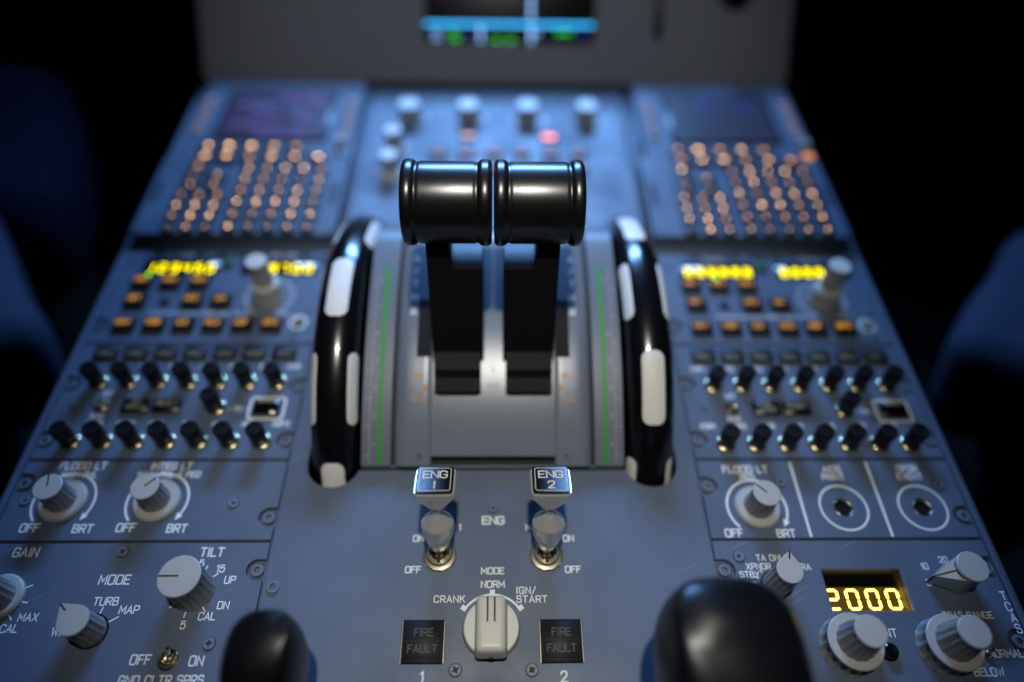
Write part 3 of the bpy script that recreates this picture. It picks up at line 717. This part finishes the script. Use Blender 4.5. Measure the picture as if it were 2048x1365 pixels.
# ================================================================ weather radar panel
YB = -137.0
def wy(y): return y-YB
rad = make_panel('radar_panel', XL, YB, Y0, 'dark blue-grey radar panel with GAIN, MODE and TILT knobs', 'control panel', [('r', -14.9), ('r', -110), ('l', -110)])
for s, x, y, h in (('GAIN', 22.1, -5.3, 4.4), ('MODE', 72.0, -19.6, 4.4), ('TILT', 116.8, -5.6, 4.4), ('5', 112.9, -11.4, 3.4), ('15', 123.2, -14.2, 3.4), ('UP', 129.3, -19.9, 3.4),
                   ('DN', 129.1, -32.4, 3.4), ('CAL', 122.5, -37.6, 3.4), ('5', 112.0, -41.6, 3.4), ('MAX', 36.8, -37.6, 3.5), ('CAL', 29.9, -42.8, 3.5), ('WX', 54.0, -44.4, 3.5),
                   ('TURB', 71.4, -30.2, 3.6), ('MAP', 84.0, -34.3, 3.6), ('OFF', 96.8, -57.1, 4.0), ('ON', 122.9, -57.8, 4.0), ('GND CLTR SPRS', 109.0, -66.0, 3.7)):
    text(rad, s, x, wy(y), h, wt=0.14)
def tick(par, cx, cy, ang, r0, r1, wd=0.6):
    c, s = math.cos(R(ang)), math.sin(R(ang)); line(par, [(cx+r0*c, cy+r0*s), (cx+r1*c, cy+r1*s)], wd, WHITE, name='tick_mark')
for a in (42, 75, -52, -97, -140): tick(rad, 113.0, wy(-25.2), a, 10.0, 12.8)
for a in (25, -10, -47): tick(rad, 19.3, wy(-28.2), a, 11.6, 14.4)
for a, r1 in ((82, 11.5), (33, 12.5)): tick(rad, 69.4, wy(-44.4), a, 7.6, r1)
fluted_knob(rad, 112.6, wy(-25.0), 10.2, 20.0, None, 90, 18, taper=0.97)
fluted_knob(rad, 19.3, wy(-28.2), 8.0, 16.0, 11.4, 35, 14)
pointer_knob(rad, 69.2, wy(-44.4), 138, 7.2, 17.5, 11.4)
toggle(rad, 110.0, wy(-57.5), 4.8, (0.2, -0.45), 8)
for x, y in ((71.1, -5.3), (126.8, -50.3), (24, -62)): cross_screw(rad, x, wy(y), random.random())

# ================================================================ transponder panel
win = [(54.4, wy(-16.1)), (95.2, wy(-16.1)), (95.2, wy(-36.8)), (54.4, wy(-36.8))]
tc = make_panel('transponder_panel', XR, YB, Y0, 'dark blue-grey transponder panel with glowing yellow 2000 readout', 'control panel', [('l', -16.0), ('r', -15.2), ('r', -51.5), ('l', -110)], holes=[win])
for s, x, y, h in (('TA ONLY', 30.5, -9.8, 3.0), ('XPNDR', 22.1, -14.3, 3.0), ('TA/RA', 43.0, -14.7, 3.0), ('STBY', 16.6, -18.5, 3.0), ('AUT', 15.4, -24.0, 3.0), ('20', 119.9, -11.2, 3.0), ('10', 108.8, -14.6, 3.0), ('5', 107.5, -23.1, 3.0),
                   ('TCAS RANGE', 120.9, -39.2, 3.0), ('T', 143.2, -29.8, 3.9), ('C', 143.3, -35.2, 3.9), ('A', 143.4, -40.4, 3.9), ('S', 143.4, -45.7, 3.9), ('IDENT', 75.6, -47.4, 3.6), ('NORMAL', 131.8, -57.1, 3.2), ('BELOW', 119.9, -65.2, 3.3)):
    text(tc, s, x, wy(y), h, wt=0.14)
for a in (125, 152): tick(tc, 28.2, wy(-24.4), a, 8.6, 10.0)
pointer_knob(tc, 28.2, wy(-24.4), 78, 6.5, 22.0, 9.8)
pointer_knob(tc, 122.0, wy(-21.0), 187, 7.6, 16.5, 16.0, skirt=False, wedge=True)
for x, y in ((56.0, -53.6), (103.0, -54.2)):
    k = fluted_knob(tc, x, wy(y), 13.2, 10.0, None, None, 16, taper=0.97, z=0.0)
    k2 = lathe([(9.3, 9.6), (9.2, 11), (7.2, 25.4), (7.2, 25.6)], 72, 14, 0.10, (10.5, 25.5), smooth=50)
    link('inner_knob', k2, KNOBD, k); link('inner_cap', lathe([(7.35, 25.6), (7.35, 26.3), (6.9, 26.8), (.3, 26.9)], 40, smooth=30), KNOB, k)
link('ident_button', lathe([(4.3, 0.05), (4.3, 0.6), (3.6, 1.0), (3.4, 3.4), (2.6, 3.9), (0.2, 3.5)], 32, smooth=30), BLACKG, tc, (75.1, wy(-56.1), 0))
toggle(tc, 121.6, wy(-56.2), 2.6, (0.25, 0.1), 5)
cross_screw(tc, 13.1, wy(-9.1), 0.6)
# readout well
def quad_mesh(*p): return mesh('sheet', p, [(0, 1, 2, 3)])
disp = link('readout', box(40.8+10, 20.7+6, 0.6), GLASS, tc, (74.8, wy(-26.4), -9.4), label='glowing yellow readout showing 2000')
for dx, dy, sx, sy in ((-20.9, 0, 0.6, 21.4), (20.9, 0, 0.6, 21.4), (0, 10.85, 41.2, 0.6), (0, -10.85, 41.2, 0.6)):
    link('well_wall', box(sx, sy, 6.0), WELL, disp, (dx, dy, 0.6))
link('readout_scatter_glow', box(42, 14.5, 0.1), TSCAT, disp, (0, -3.2, 0.62))  # glowing sheet behind the digits imitates their scattered light
SEG = {'0': 'abcdef', '1': 'bc', '2': 'abged', '3': 'abgcd', '4': 'fgbc', '5': 'afgcd', '6': 'afgedc', '7': 'abc', '8': 'abcdefg', '9': 'abcdfg'}
def seg_digit(d, w_, h_, t_):
    k = ('seg', d, w_, h_, t_)
    if k in CACHE: return CACHE[k]
    v = []; f = []
    def bar(x0, y0, x1, y1):
        s = len(v); hz = abs(x1-x0) > abs(y1-y0); q = t_/2; g = t_*0.12
        if hz: pts = [(x0+g, y0), (x0+g+q, y0+q), (x1-g-q, y0+q), (x1-g, y0), (x1-g-q, y0-q), (x0+g+q, y0-q)]
        else: pts = [(x0, y0+g), (x0+q, y0+g+q), (x0+q, y1-g-q), (x0, y1-g), (x0-q, y1-g-q), (x0-q, y0+g+q)]
        for a, b in pts: v.append((a, b, 0))
        f.append(tuple(range(s, s+6)))
    S = {'a': (0, h_, w_, h_), 'g': (0, h_/2, w_, h_/2), 'd': (0, 0, w_, 0), 'f': (0, h_/2, 0, h_), 'b': (w_, h_/2, w_, h_), 'e': (0, 0, 0, h_/2), 'c': (w_, 0, w_, h_/2)}
    for c in SEG[d]: bar(*S[c])
    CACHE[k] = mesh('digit', v, f); return CACHE[k]
for d, X in zip('2000', (172.2, 182.7, 193.2, 203.7)):
    link('digit', seg_digit(d, 5.7, 9.4, 1.25), TCASY, disp, (X-XR-74.8, -33.3+26.4, 0.85))

# ================================================================ radio panels
def radio(x, dy, led_u, f1, f2, label):
    n = [('l', 146.0+0*dy), ('r', 205.0)] if x < 0 else [('l', 146.0), ('r', 205.0)]
    t = make_panel('radio_panel', x, Y2, Y3, label, 'radio panel', n, group='radio panels')
    def V(y): return y-Y2+dy
    for u0, u1, digs in ((16.5, 69.0, f1), (84.5, 137.0, f2)):
        o = link('frequency_display', box(u1-u0, 14.0, 0.7, 0.2, 1), GLASS, t, ((u0+u1)/2, V(198.0), 0))
        for k, d in enumerate(digs):
            link('digit', seg_digit(d, 3.8, 6.6, 0.75), YELLOW, o, (-22.8+8.3*k, -5.2, 0.78))
    text(t, 'ACTIVE', 42.0, V(209.5), 2.6, wt=0.16); text(t, 'STBY/CRS', 111.0, V(209.5), 2.6, wt=0.16)
    o = link('transfer_key', box(7.4, 9.0, 2.0, 0.4, 1), BLACKP, t, (74.3-0.0, V(201.5), 0)); link('green_lamp', box(5.6, 5.6, 0.3), GREENI, o, (0, 0, 1.9))
    def key(u, y, leg):
        b = link('push_key', box(13.8, 10.8, 2.6, 0.5, 2), SHOEM, t, (u, V(y), 0))
        link('legend', text_mesh(leg, 3.6, 0.17, 1.0 if len(leg) < 4 else 0.75, 1.3), AMBER, b, (-0.8, 1.5, 2.66))
        return b
    for u, leg in zip((21.0, 40.1, 59.7), ('VHF1', 'VHF2', 'VHF3')):
        b = key(u, 182.5, leg)
    link('green_led', lathe([(1.2, 0.02), (1.2, 0.7), (0.2, 1.0)], 16, smooth=40), LEDG, t, (led_u, V(189.6), 0))
    for u, leg in zip((21.7, 59.6, 78.6), ('HF1', 'HF2', 'AM')): key(u, 165.2, leg)
    link('dark_socket', lathe([(3.2, 0.02), (3.2, 0.8), (2.4, 0.9), (0.2, 0.3)], 24, smooth=30), BLACKP, t, (40.8, V(164.6), 0))
    for u, leg in zip((21.5, 40.7, 59.6, 78.7, 97.3, 116.4), ('NAV', 'VOR', 'ILS', 'MLS', 'ADF', 'BFO')): key(u, 144.4, leg)
    line(t, [(33.6, V(155.5)), (66, V(155.5))], 0.8, WHITE); line(t, [(88, V(155.5)), (124.8, V(155.5))], 0.8, WHITE)
    text(t, 'STBY NAV', 77, V(155.5), 2.6, wt=0.16)
    line(t, circle_pts(109.2, V(170.7), 15.6, 48), 2.6, KEYL, closed=True, name='knob_ring')
    # tall concentric tuning knob
    k = link('tuning_knob', lathe([(10.4, 0.1), (10.2, 1.0), (9.8, 11.0), (9.2, 12.0), (6.6, 12.6)], 72, 16, 0.07, (0.5, 11.5), smooth=50), KNOB, t, (109.2, V(170.7), 0))
    link('inner_knob', lathe([(7.0, 13.0), (6.9, 14), (6.6, 32.4)], 60, 12, 0.08, (13.8, 33), smooth=50), KNOB, k)
    link('collar', lathe([(8.2, 12.2), (8.2, 13.8), (6.4, 14.2)], 40, smooth=30), IVORY, k)
    link('inner_cap', lathe([(6.9, 32.4), (6.9, 33.4), (6.4, 34.0), (.3, 34.1)], 40, smooth=30), IVORY, k)
    line(t, circle_pts(132.7, V(147.8), 5.2, 32), 1.2, WHITE, closed=True, name='switch_ring')
    toggle(t, 132.7, V(147.8), 3.2, (0, 0.5), 8)
    cross_screw(t, 8.0, V(204), 0.4, .9); cross_screw(t, 138, V(160), 0.2, .8)
    return t
radio(XL, 0.9, 22.4, '123450', '118700', 'radio panel whose single green lamp glows at its outer edge, beside the INT RAD audio panel')
radio(XR, -0.9, 40.2, '888888', '888888', 'radio panel whose green lamp glows above the middle top key')
bpy.data.objects['radio_panel']['label'] = 'radio panel with amber keys and a green lamp above its outermost top key'

# ================================================================ audio panels
def audio(x, dy, label):
    t = make_panel('audio_panel', x, Y1, Y2, label, 'audio panel', [('l', 99.8), ('r', 98.2), ('l', 60.6), ('r', 60.4)], group='audio panels')
    def V(y): return y-Y1+dy
    legs = ('CALL', 'CALL', 'CALL', 'CALL', 'CALL', 'MECH', 'ATT')
    for k in range(7):
        u = 18.4+18.42*k
        b = link('call_key', box(15.4, 9.6, 2.2, 0.4, 1), BUTTON, t, (u, V(121.9), 0))
        link('legend', text_mesh(legs[k], 3.0, 0.16, 0.9), DIMY, b, (0, -1.2, 2.24))
        link('lens_divider', box(15.0, 0.3, 0.05), DARK, b, (0, 1.6, 2.2))
        black_knob(t, 20.4+18.0*k, V(100.0)); text(t, ('VHF1', 'VHF2', 'VHF3', 'HF1', 'HF2', 'INT', 'CAB')[k], 28.6+18.0*k, V(112.2), 3.2, wt=0.17, wide=.9) if x < 0 else text(t, ('VHF1', 'VHF2', 'VHF3', 'HF1', 'HF2', 'INT', 'CAB')[k], 13.0+18.0*k, V(112.2), 3.2, wt=0.17, wide=.9)
        black_knob(t, 19.6+18.0*k, V(58.6))
        text(t, ('VOR1', 'VOR2', 'MKR', 'ILS', 'MLS', 'ADF1', 'ADF2')[k], (28.6 if x < 0 else 11.6)+18.0*k, V(70.5), 3.2, wt=0.17, wide=.9)
    toggle(t, 28.5, V(83.1), 4.2, (0.0, 0.55), 9)
    text(t, 'INT', 29.5, V(91.6), 2.9, wt=0.17); text(t, 'RAD', 28.4, V(75.6), 2.9, wt=0.17)
    for u, l1, l2 in ((49.4, 'ON', 'VOICE'), (67.6, 'RESET', None)):
        b = link('push_key', box(16.4, 9.4, 2.4, 0.4, 1), BLACKP, t, (u, V(82.2), 0))
        if l2: link('legend', text_mesh(l1, 2.9, 0.17), DIMY, b, (0, 2.4, 2.45)); link('legend', text_mesh(l2, 2.9, 0.17), DIMY, b, (0, -1.4, 2.45))
        else: link('legend', text_mesh(l1, 3.0, 0.17), DIMY, b, (0, 1.2, 2.45))
    black_knob(t, 96.2, V(81.6))
    text(t, '- PA -', 109.5, V(80.8), 3.0, wt=0.16)
    b = link('blank_key', box(15.0, 10.0, 2.4, 0.4, 1), GLASS, t, (126.3, V(81.2), 0)); link('legend_bar', box(11, 1.6, 0.06), DIMY, b, (0, 3.6, 2.4))
    line(t, rrect(126.3, V(81.2), 20.4, 14.8, 2.2), 1.3, WHITE, closed=True)
    cross_screw(t, 12.1, V(83.6), 0.4, .9); cross_screw(t, 112, V(77.4), 0.4, .8)
    return t
audio(XL, 0.9, 'audio panel of black volume knobs behind the INTEG LT knob')
audio(XR, -0.9, 'audio panel of black volume knobs behind the AIDS PRINT and DFDR EVENT buttons')

# ================================================================ keyboard display units
def display_unit(x, label, lit):
    y0 = 224.0; t = empty('display_unit', (x, y0, 0), label, 'display unit', 'keyboard display units')
    def V(y): return y-y0
    body = [(2, 0), (144, 0), (145.5, 2), (145.5, 196), (143, 198.5), (10, 198.5), (7.5, 196), (7.5, 96), (6, 94), (1.5, 90), (0.5, 88), (0.5, 2)]
    link('housing', plate([body], -3.0, 8.0, 0.8), PAINT, t)
    s = link('screen_bezel', box(92, 72, 1.2, 0.4, 1), BLACKP, t, (77, V(370), 8.0))
    scr = link('screen', box(86, 66, 0.4), LCDP if lit else LCDN, s, (0, 0, 1.1))
    rows = 9 if lit else 3
    for k in range(rows):
        yy = 28-7.0*k
        for q in range(random.randint(2, 4)):
            wd = random.uniform(8, 20); xx = random.uniform(-34, 34)
            link('text_block', box(wd, 1.6 if lit else 1.0, 0.05), (LCDB if k in (2, 3) and q < 2 else LCDT) if lit else DBLUE, scr, (xx*(1-wd/90), yy, 0.42))
    for sx, u in ((-1, 16.6), (1, 137.4)):
        for k in range(6):
            b = link('line_key', box(8.5, 5.6, 2.0, 0.4, 1), KEYL, t, (u, V(345.4+9.2*k), 8.0)); link('key_bar', box(4.4, 0.8, 0.08), AMBI, b, (0, 0, 2.0))
    def key(u, y, leg, w_=11.0, h_=9.0, big=False):
        b = link('key', box(w_, h_, 3.6, 0.7, 2), KEYM, t, (u, V(y), 8.0))
        link('legend', text_mesh(leg, 1.8 if len(leg) < 3 else 1.5, 0.2 if len(leg) < 3 else 0.17, 1.0 if len(leg) < 3 else 0.8), AMBERK if random.random() < 0.6 else AMBERD, b, (0, 0, 3.64))
    for u, leg in zip((32.4, 49, 66.7, 84.5, 102.6), ('DIR', 'PROG', 'PERF', 'INIT', 'DATA')): key(u, 322.8, leg, 14.5, 9.5)
    for u, leg in zip((33.4, 50, 67.8, 85.2, 103.2, 121.6), ('FPLN', 'RAD', 'FUEL', 'SEC', 'ATC', 'MENU')): key(u, 309.6, leg, 14.5, 9.5)
    key(31.5, 297.0, 'AIR', 14.5, 9.5)
    for u, y, leg in ((31.2, 285.6, '<'), (48.8, 286.4, '^'), (31.2, 274.4, '>'), (48.8, 274.0, '^')): key(u, y, leg, 14.5, 9.5)
    for r_, row in enumerate(('123', '456', '789', '.0+')):
        for c_, leg in enumerate(row): key(27.7+13.5*c_, 262.8-11.7*r_, leg, 9.4, 8.6)
    for r_, row in enumerate(('ABCDE', 'FGHIJ', 'KLMNO', 'PQRST', 'UVWXY', 'Z/-<>')):
        for c_, leg in enumerate(row): key(70.8+14.0*c_, 295.0-13.3*r_, leg, 9.8, 9.8)
    k = link('dimmer_knob', lathe([(4.6, 0), (4.4, 6.5), (3.9, 7.0), (.2, 7.0)], 32, smooth=40), KNOB, t, (137, V(330), 8.0))
    link('side_key', box(8, 6, 2, .4, 1), AMBI if not lit else KEYL, t, (138.5, V(318), 8.0))
    for u in (6.5, 139.5): link('latch_slot', box(4.0, 26, 0.1), DARK, t, (u, V(270), 7.99))
    for u, y in ((5, 230), (141, 230), (141, 416), (12, 416)): cross_screw(t, u, V(y), .3, .9); bpy.data.objects[-1] if False else None
    return t
def lift(t, z):
    for c in t.children:
        if c.name.startswith('screw'): c.location.z += z*MM
for x, lab, lit in ((XL, 'keyboard unit with amber lit keys and faint purple text on its screen', True), (XR, 'keyboard unit with amber lit keys and a nearly blank dark blue screen', False)):
    lift(display_unit(x, lab, lit), 8.0)

# ================================================================ switching panel between the keyboard units
sw = empty('switching_panel', (0, 224, 0), 'bright blue-lit switching panel of four white knobs behind the thrust levers', 'control panel')
link('face_plate', plate([[(-110.5, 0), (110.5, 0), (110.5, 199), (-110.5, 199)]], -3.0, 1.0, 0.4), PAINT, sw)
for sx in (-1, 1): link('side_rail', box(3.0, 198, 3.5, 0.5, 1), PAINT2, sw, (sx*112.5, 99, 0))
def sV(y): return y-224
for k in range(4):
    x = -73.5+50.4*k
    o = fluted_knob(sw, x, sV(377), 9.0, 15.0, None, 0, 12, side=KNOB, top=IVORY, z=1.0)
    line(sw, circle_pts(x+2, sV(376), 13.2, 32, R(150), R(-20), True), 1.0, WHITE, z=1.05)
    text(sw, ('AIR DATA', 'ATT HDG', 'EIS DMC', 'ECAM')[k], x, sV(396), 2.6, z=1.02, wt=0.16)
for x, y in ((-82.5, 335), (-82.8, 303)):
    fluted_knob(sw, x, sV(y), 7.2, 16.0, 9.5, 0, 12, side=KNOB, top=IVORY, z=1.0)
for x, y, mt in ((-22.7, 350.6, AMBI), (44.8, 349.4, REDI)):
    b = link('annunciator', box(13, 9, 2.2, .4, 1), BLACKP, sw, (x, sV(y), 1.0)); link('lamp_face', box(10.5, 5.4, 0.1), mt, b, (0, 0, 2.2))
for r_, yy in enumerate((328, 308)):
    for k in range(6):
        b = link('push_key', box(13, 9.5, 2.6, .4, 1), KEYM, sw, (-46.6+22.9*k, sV(yy), 1.0)); link('legend', text_mesh(('ENG', 'BLD', 'PRS', 'ELC', 'HYD', 'FUE')[k] if r_ == 0 else 'STS', 3.0, 0.18), AMBI, b, (0, 0.6, 2.65))
for x, y in ((-100, 232), (100, 232), (100, 412), (-100, 412)): cross_screw(sw, x, sV(y))
lift(sw, 1.0)

# ================================================================ instrument panel
ip = empty('instrument_panel', (0, 430, 3), 'grey sloping instrument panel rising behind the keyboard units', 'instrument panel')
PL = R(51.3)
fr = link('panel_sheet', plate([rrect(1.5, 60, 531, 120, 5), rrect(12.7, 73, 152, 76, 3)], -5, 0, 1.0), IGREY, ip, (0, 0, 0), (PL, 0, 0))
link('bottom_flange', box(529, 3, 6, .8, 2), BLACKP, ip, (1.5, 2.5, -9))
d = link('display_screen', box(151.4, 75.4, 2.0), GLASS, fr, (12.7, 73, -3.2))
ip_s = d
def dm(x, v, wx, wv, mat, z=-0.9): return link('display_mark', box(wx, wv, 0.1), mat, fr, (x, v, z))
dm(11.8, 50.6, 152, 2.6, CYAN, -1.0)
dm(31.5, 66.5, 2.6, 25, DWHITE); dm(-13.7, 42.0, 2.8, 13, DWHITE); dm(31.7, 41.5, 2.8, 14, DWHITE)
for x, v, wx, mt in ((-52, 43.5, 9, DWHITE), (-52.5, 38.5, 8, DWHITE), (-37.5, 43.5, 9, DGREEN), (-36, 38.2, 8, DGREEN), (-25, 42, 6, DBLUE), (2, 37.4, 9, DGREEN), (14, 37.4, 8, DGREEN), (37, 43, 9, DWHITE), (62, 44.2, 16, DGREEN), (78, 43.0, 6, DBLUE)):
    for q in range(int(wx/2.4)): dm(x-wx/2+2.4*q+1.0, v, 1.5, 3.0, mt, -0.88)
# selector lever and knob beside the display
lv = link('side_lever', box(7, 44, 9, 2.5, 3), BLACKP, ip, (144.5, 0.62*62, 0.78*62+2), (PL, 0, 0))
link('round_knob', lathe([(15, 0), (15, 5), (13, 7), (9, 9), (8.4, 20), (0.3, 21)], 40, smooth=35), BLACKP, ip, (213, math.cos(PL)*80, math.sin(PL)*80), (PL, 0, 0))
for x, v in ((-240, 12), (240, 12), (-110, 14), (130, 14)): link('screw', PHIL, SCREW, fr, (x, v, 0.1), (0, 0, .4), (1.4, 1.4, 1))
link('support', box(480, 4, 470, 0), DARK, ip, (1.5, 40, -483))

# ================================================================ flap and speed brake levers
def loft(sections, n=40, p=3.2, smooth=60):
    """stack of superellipse sections (cx, cy, z, half x, half y)"""
    v = []; f = []
    for cx, cy, z, hx, hy in sections:
        for i in range(n):
            a = 2*math.pi*i/n; c, s = math.cos(a), math.sin(a); k = 1/((abs(c)**p+abs(s)**p)**(1/p))
            v.append((cx+hx*c*k, cy+hy*s*k, z))
    for j in range(len(sections)-1):
        for i in range(n): q = (i+1) % n; f.append((j*n+i, j*n+q, (j+1)*n+q, (j+1)*n+i))
    f.append(tuple(range(n))[::-1]); f.append(tuple((len(sections)-1)*n+i for i in range(n)))
    return mesh('loft', v, f, smooth)
def dome_handle(hx, hy, z0, z1, lean, side, n=20):
    S = []
    H = z1-z0
    for i in range(n+1):
        q = i/n; z = z0+H*q; k = 0.80+0.20*math.sin(min(q/0.6, 1)*math.pi/2)
        if q > 0.62:
            e = (q-0.62)/0.38; k *= math.sqrt(max(0.0, 1-(e*0.93)**2.2))
        S.append((lean[0]*q+side*hx*(1-k)*0.75*(q > .62), lean[1]*q+hy*(1-k)*0.55*(q > .62), z, hx*k, hy*k))
    return S
t = empty('speed_brake_lever', (-91.5, -70, 0), 'small black speed brake handle in front of the radar panel corner', 'lever')
link('handle', loft(dome_handle(15.4, 17.5, 22, 64, (-1.5, 2), 1), 56, 2.8), HANDLE, t)
link('stem', loft([(0, 0, -2.5, 5, 8), (0, 0, 26, 5, 8)], 28, 4), BLACKP, t)
link('gate', plate([rrect(0, -22, 14, 66, 5)], 0.02, 0.5, 0.2), BLACKP, t)
t = empty('flap_lever', (91.5, -76, 0), 'large black flap handle in front of the transponder panel knob', 'lever')
link('handle', loft(dome_handle(28.0, 30.5, 34, 86, (3.0, 1.0), -1), 64, 2.9), HANDLE, t)
link('stem', loft([(-4, 0, -2.5, 6, 10), (-2, 0, 40, 6, 10)], 28, 4), BLACKP, t)
link('gate', plate([rrect(-4, -26, 16, 66, 5)], 0.02, 0.5, 0.2), BLACKP, t)

# ================================================================ seats at the edges of the light
def cushion(name, loc, size, rot, label, seed, r=30, crease=2.5, mat=None):
    t = empty(name, (loc[0], loc[1], -480), label, 'seat')
    bm = bmesh.new(); bmesh.ops.create_cube(bm, size=1)
    for v in bm.verts: v.co = Vector((v.co.x*size[0], v.co.y*size[1], v.co.z*size[2]))
    bmesh.ops.bevel(bm, geom=bm.edges[:], offset=r, segments=5, affect='EDGES', profile=0.5)
    bmesh.ops.subdivide_edges(bm, edges=bm.edges[:], cuts=2, use_grid_fill=True)
    rnd = random.Random(seed); ph = [rnd.uniform(0, 6) for _ in range(4)]
    for v in bm.verts:
        n = v.co.normalized(); d = crease*math.sin(v.co.x*0.045+v.co.y*0.03+ph[0])+crease*0.6*math.sin(v.co.y*0.09-v.co.x*.05+ph[1]); v.co += n*d
    link('cushion', bm_mesh('cushion', bm, 180), mat or FABRIC, t, (0, 0, loc[2]+480), tuple(R(a) for a in rot))
    link('base', box(size[0]*0.5, size[1]*0.5, 480+loc[2]-size[2]*0.3, 10, 2), DARK, t, (0, 0, 0))
    return t
cushion('seat_pad', (-468, 190, -75), (200, 190, 110), (0, 12, 38), 'dim navy padded seat corner beside the radio panel with the outermost green lamp', 1, 26)
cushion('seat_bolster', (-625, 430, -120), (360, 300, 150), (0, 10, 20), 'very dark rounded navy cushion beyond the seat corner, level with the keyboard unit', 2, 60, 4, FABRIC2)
cushion('seat_pad', (492, 170, -75), (220, 190, 110), (0, -14, -40), 'dim navy padded seat corner beside the DFDR EVENT side of the pedestal', 3, 26)
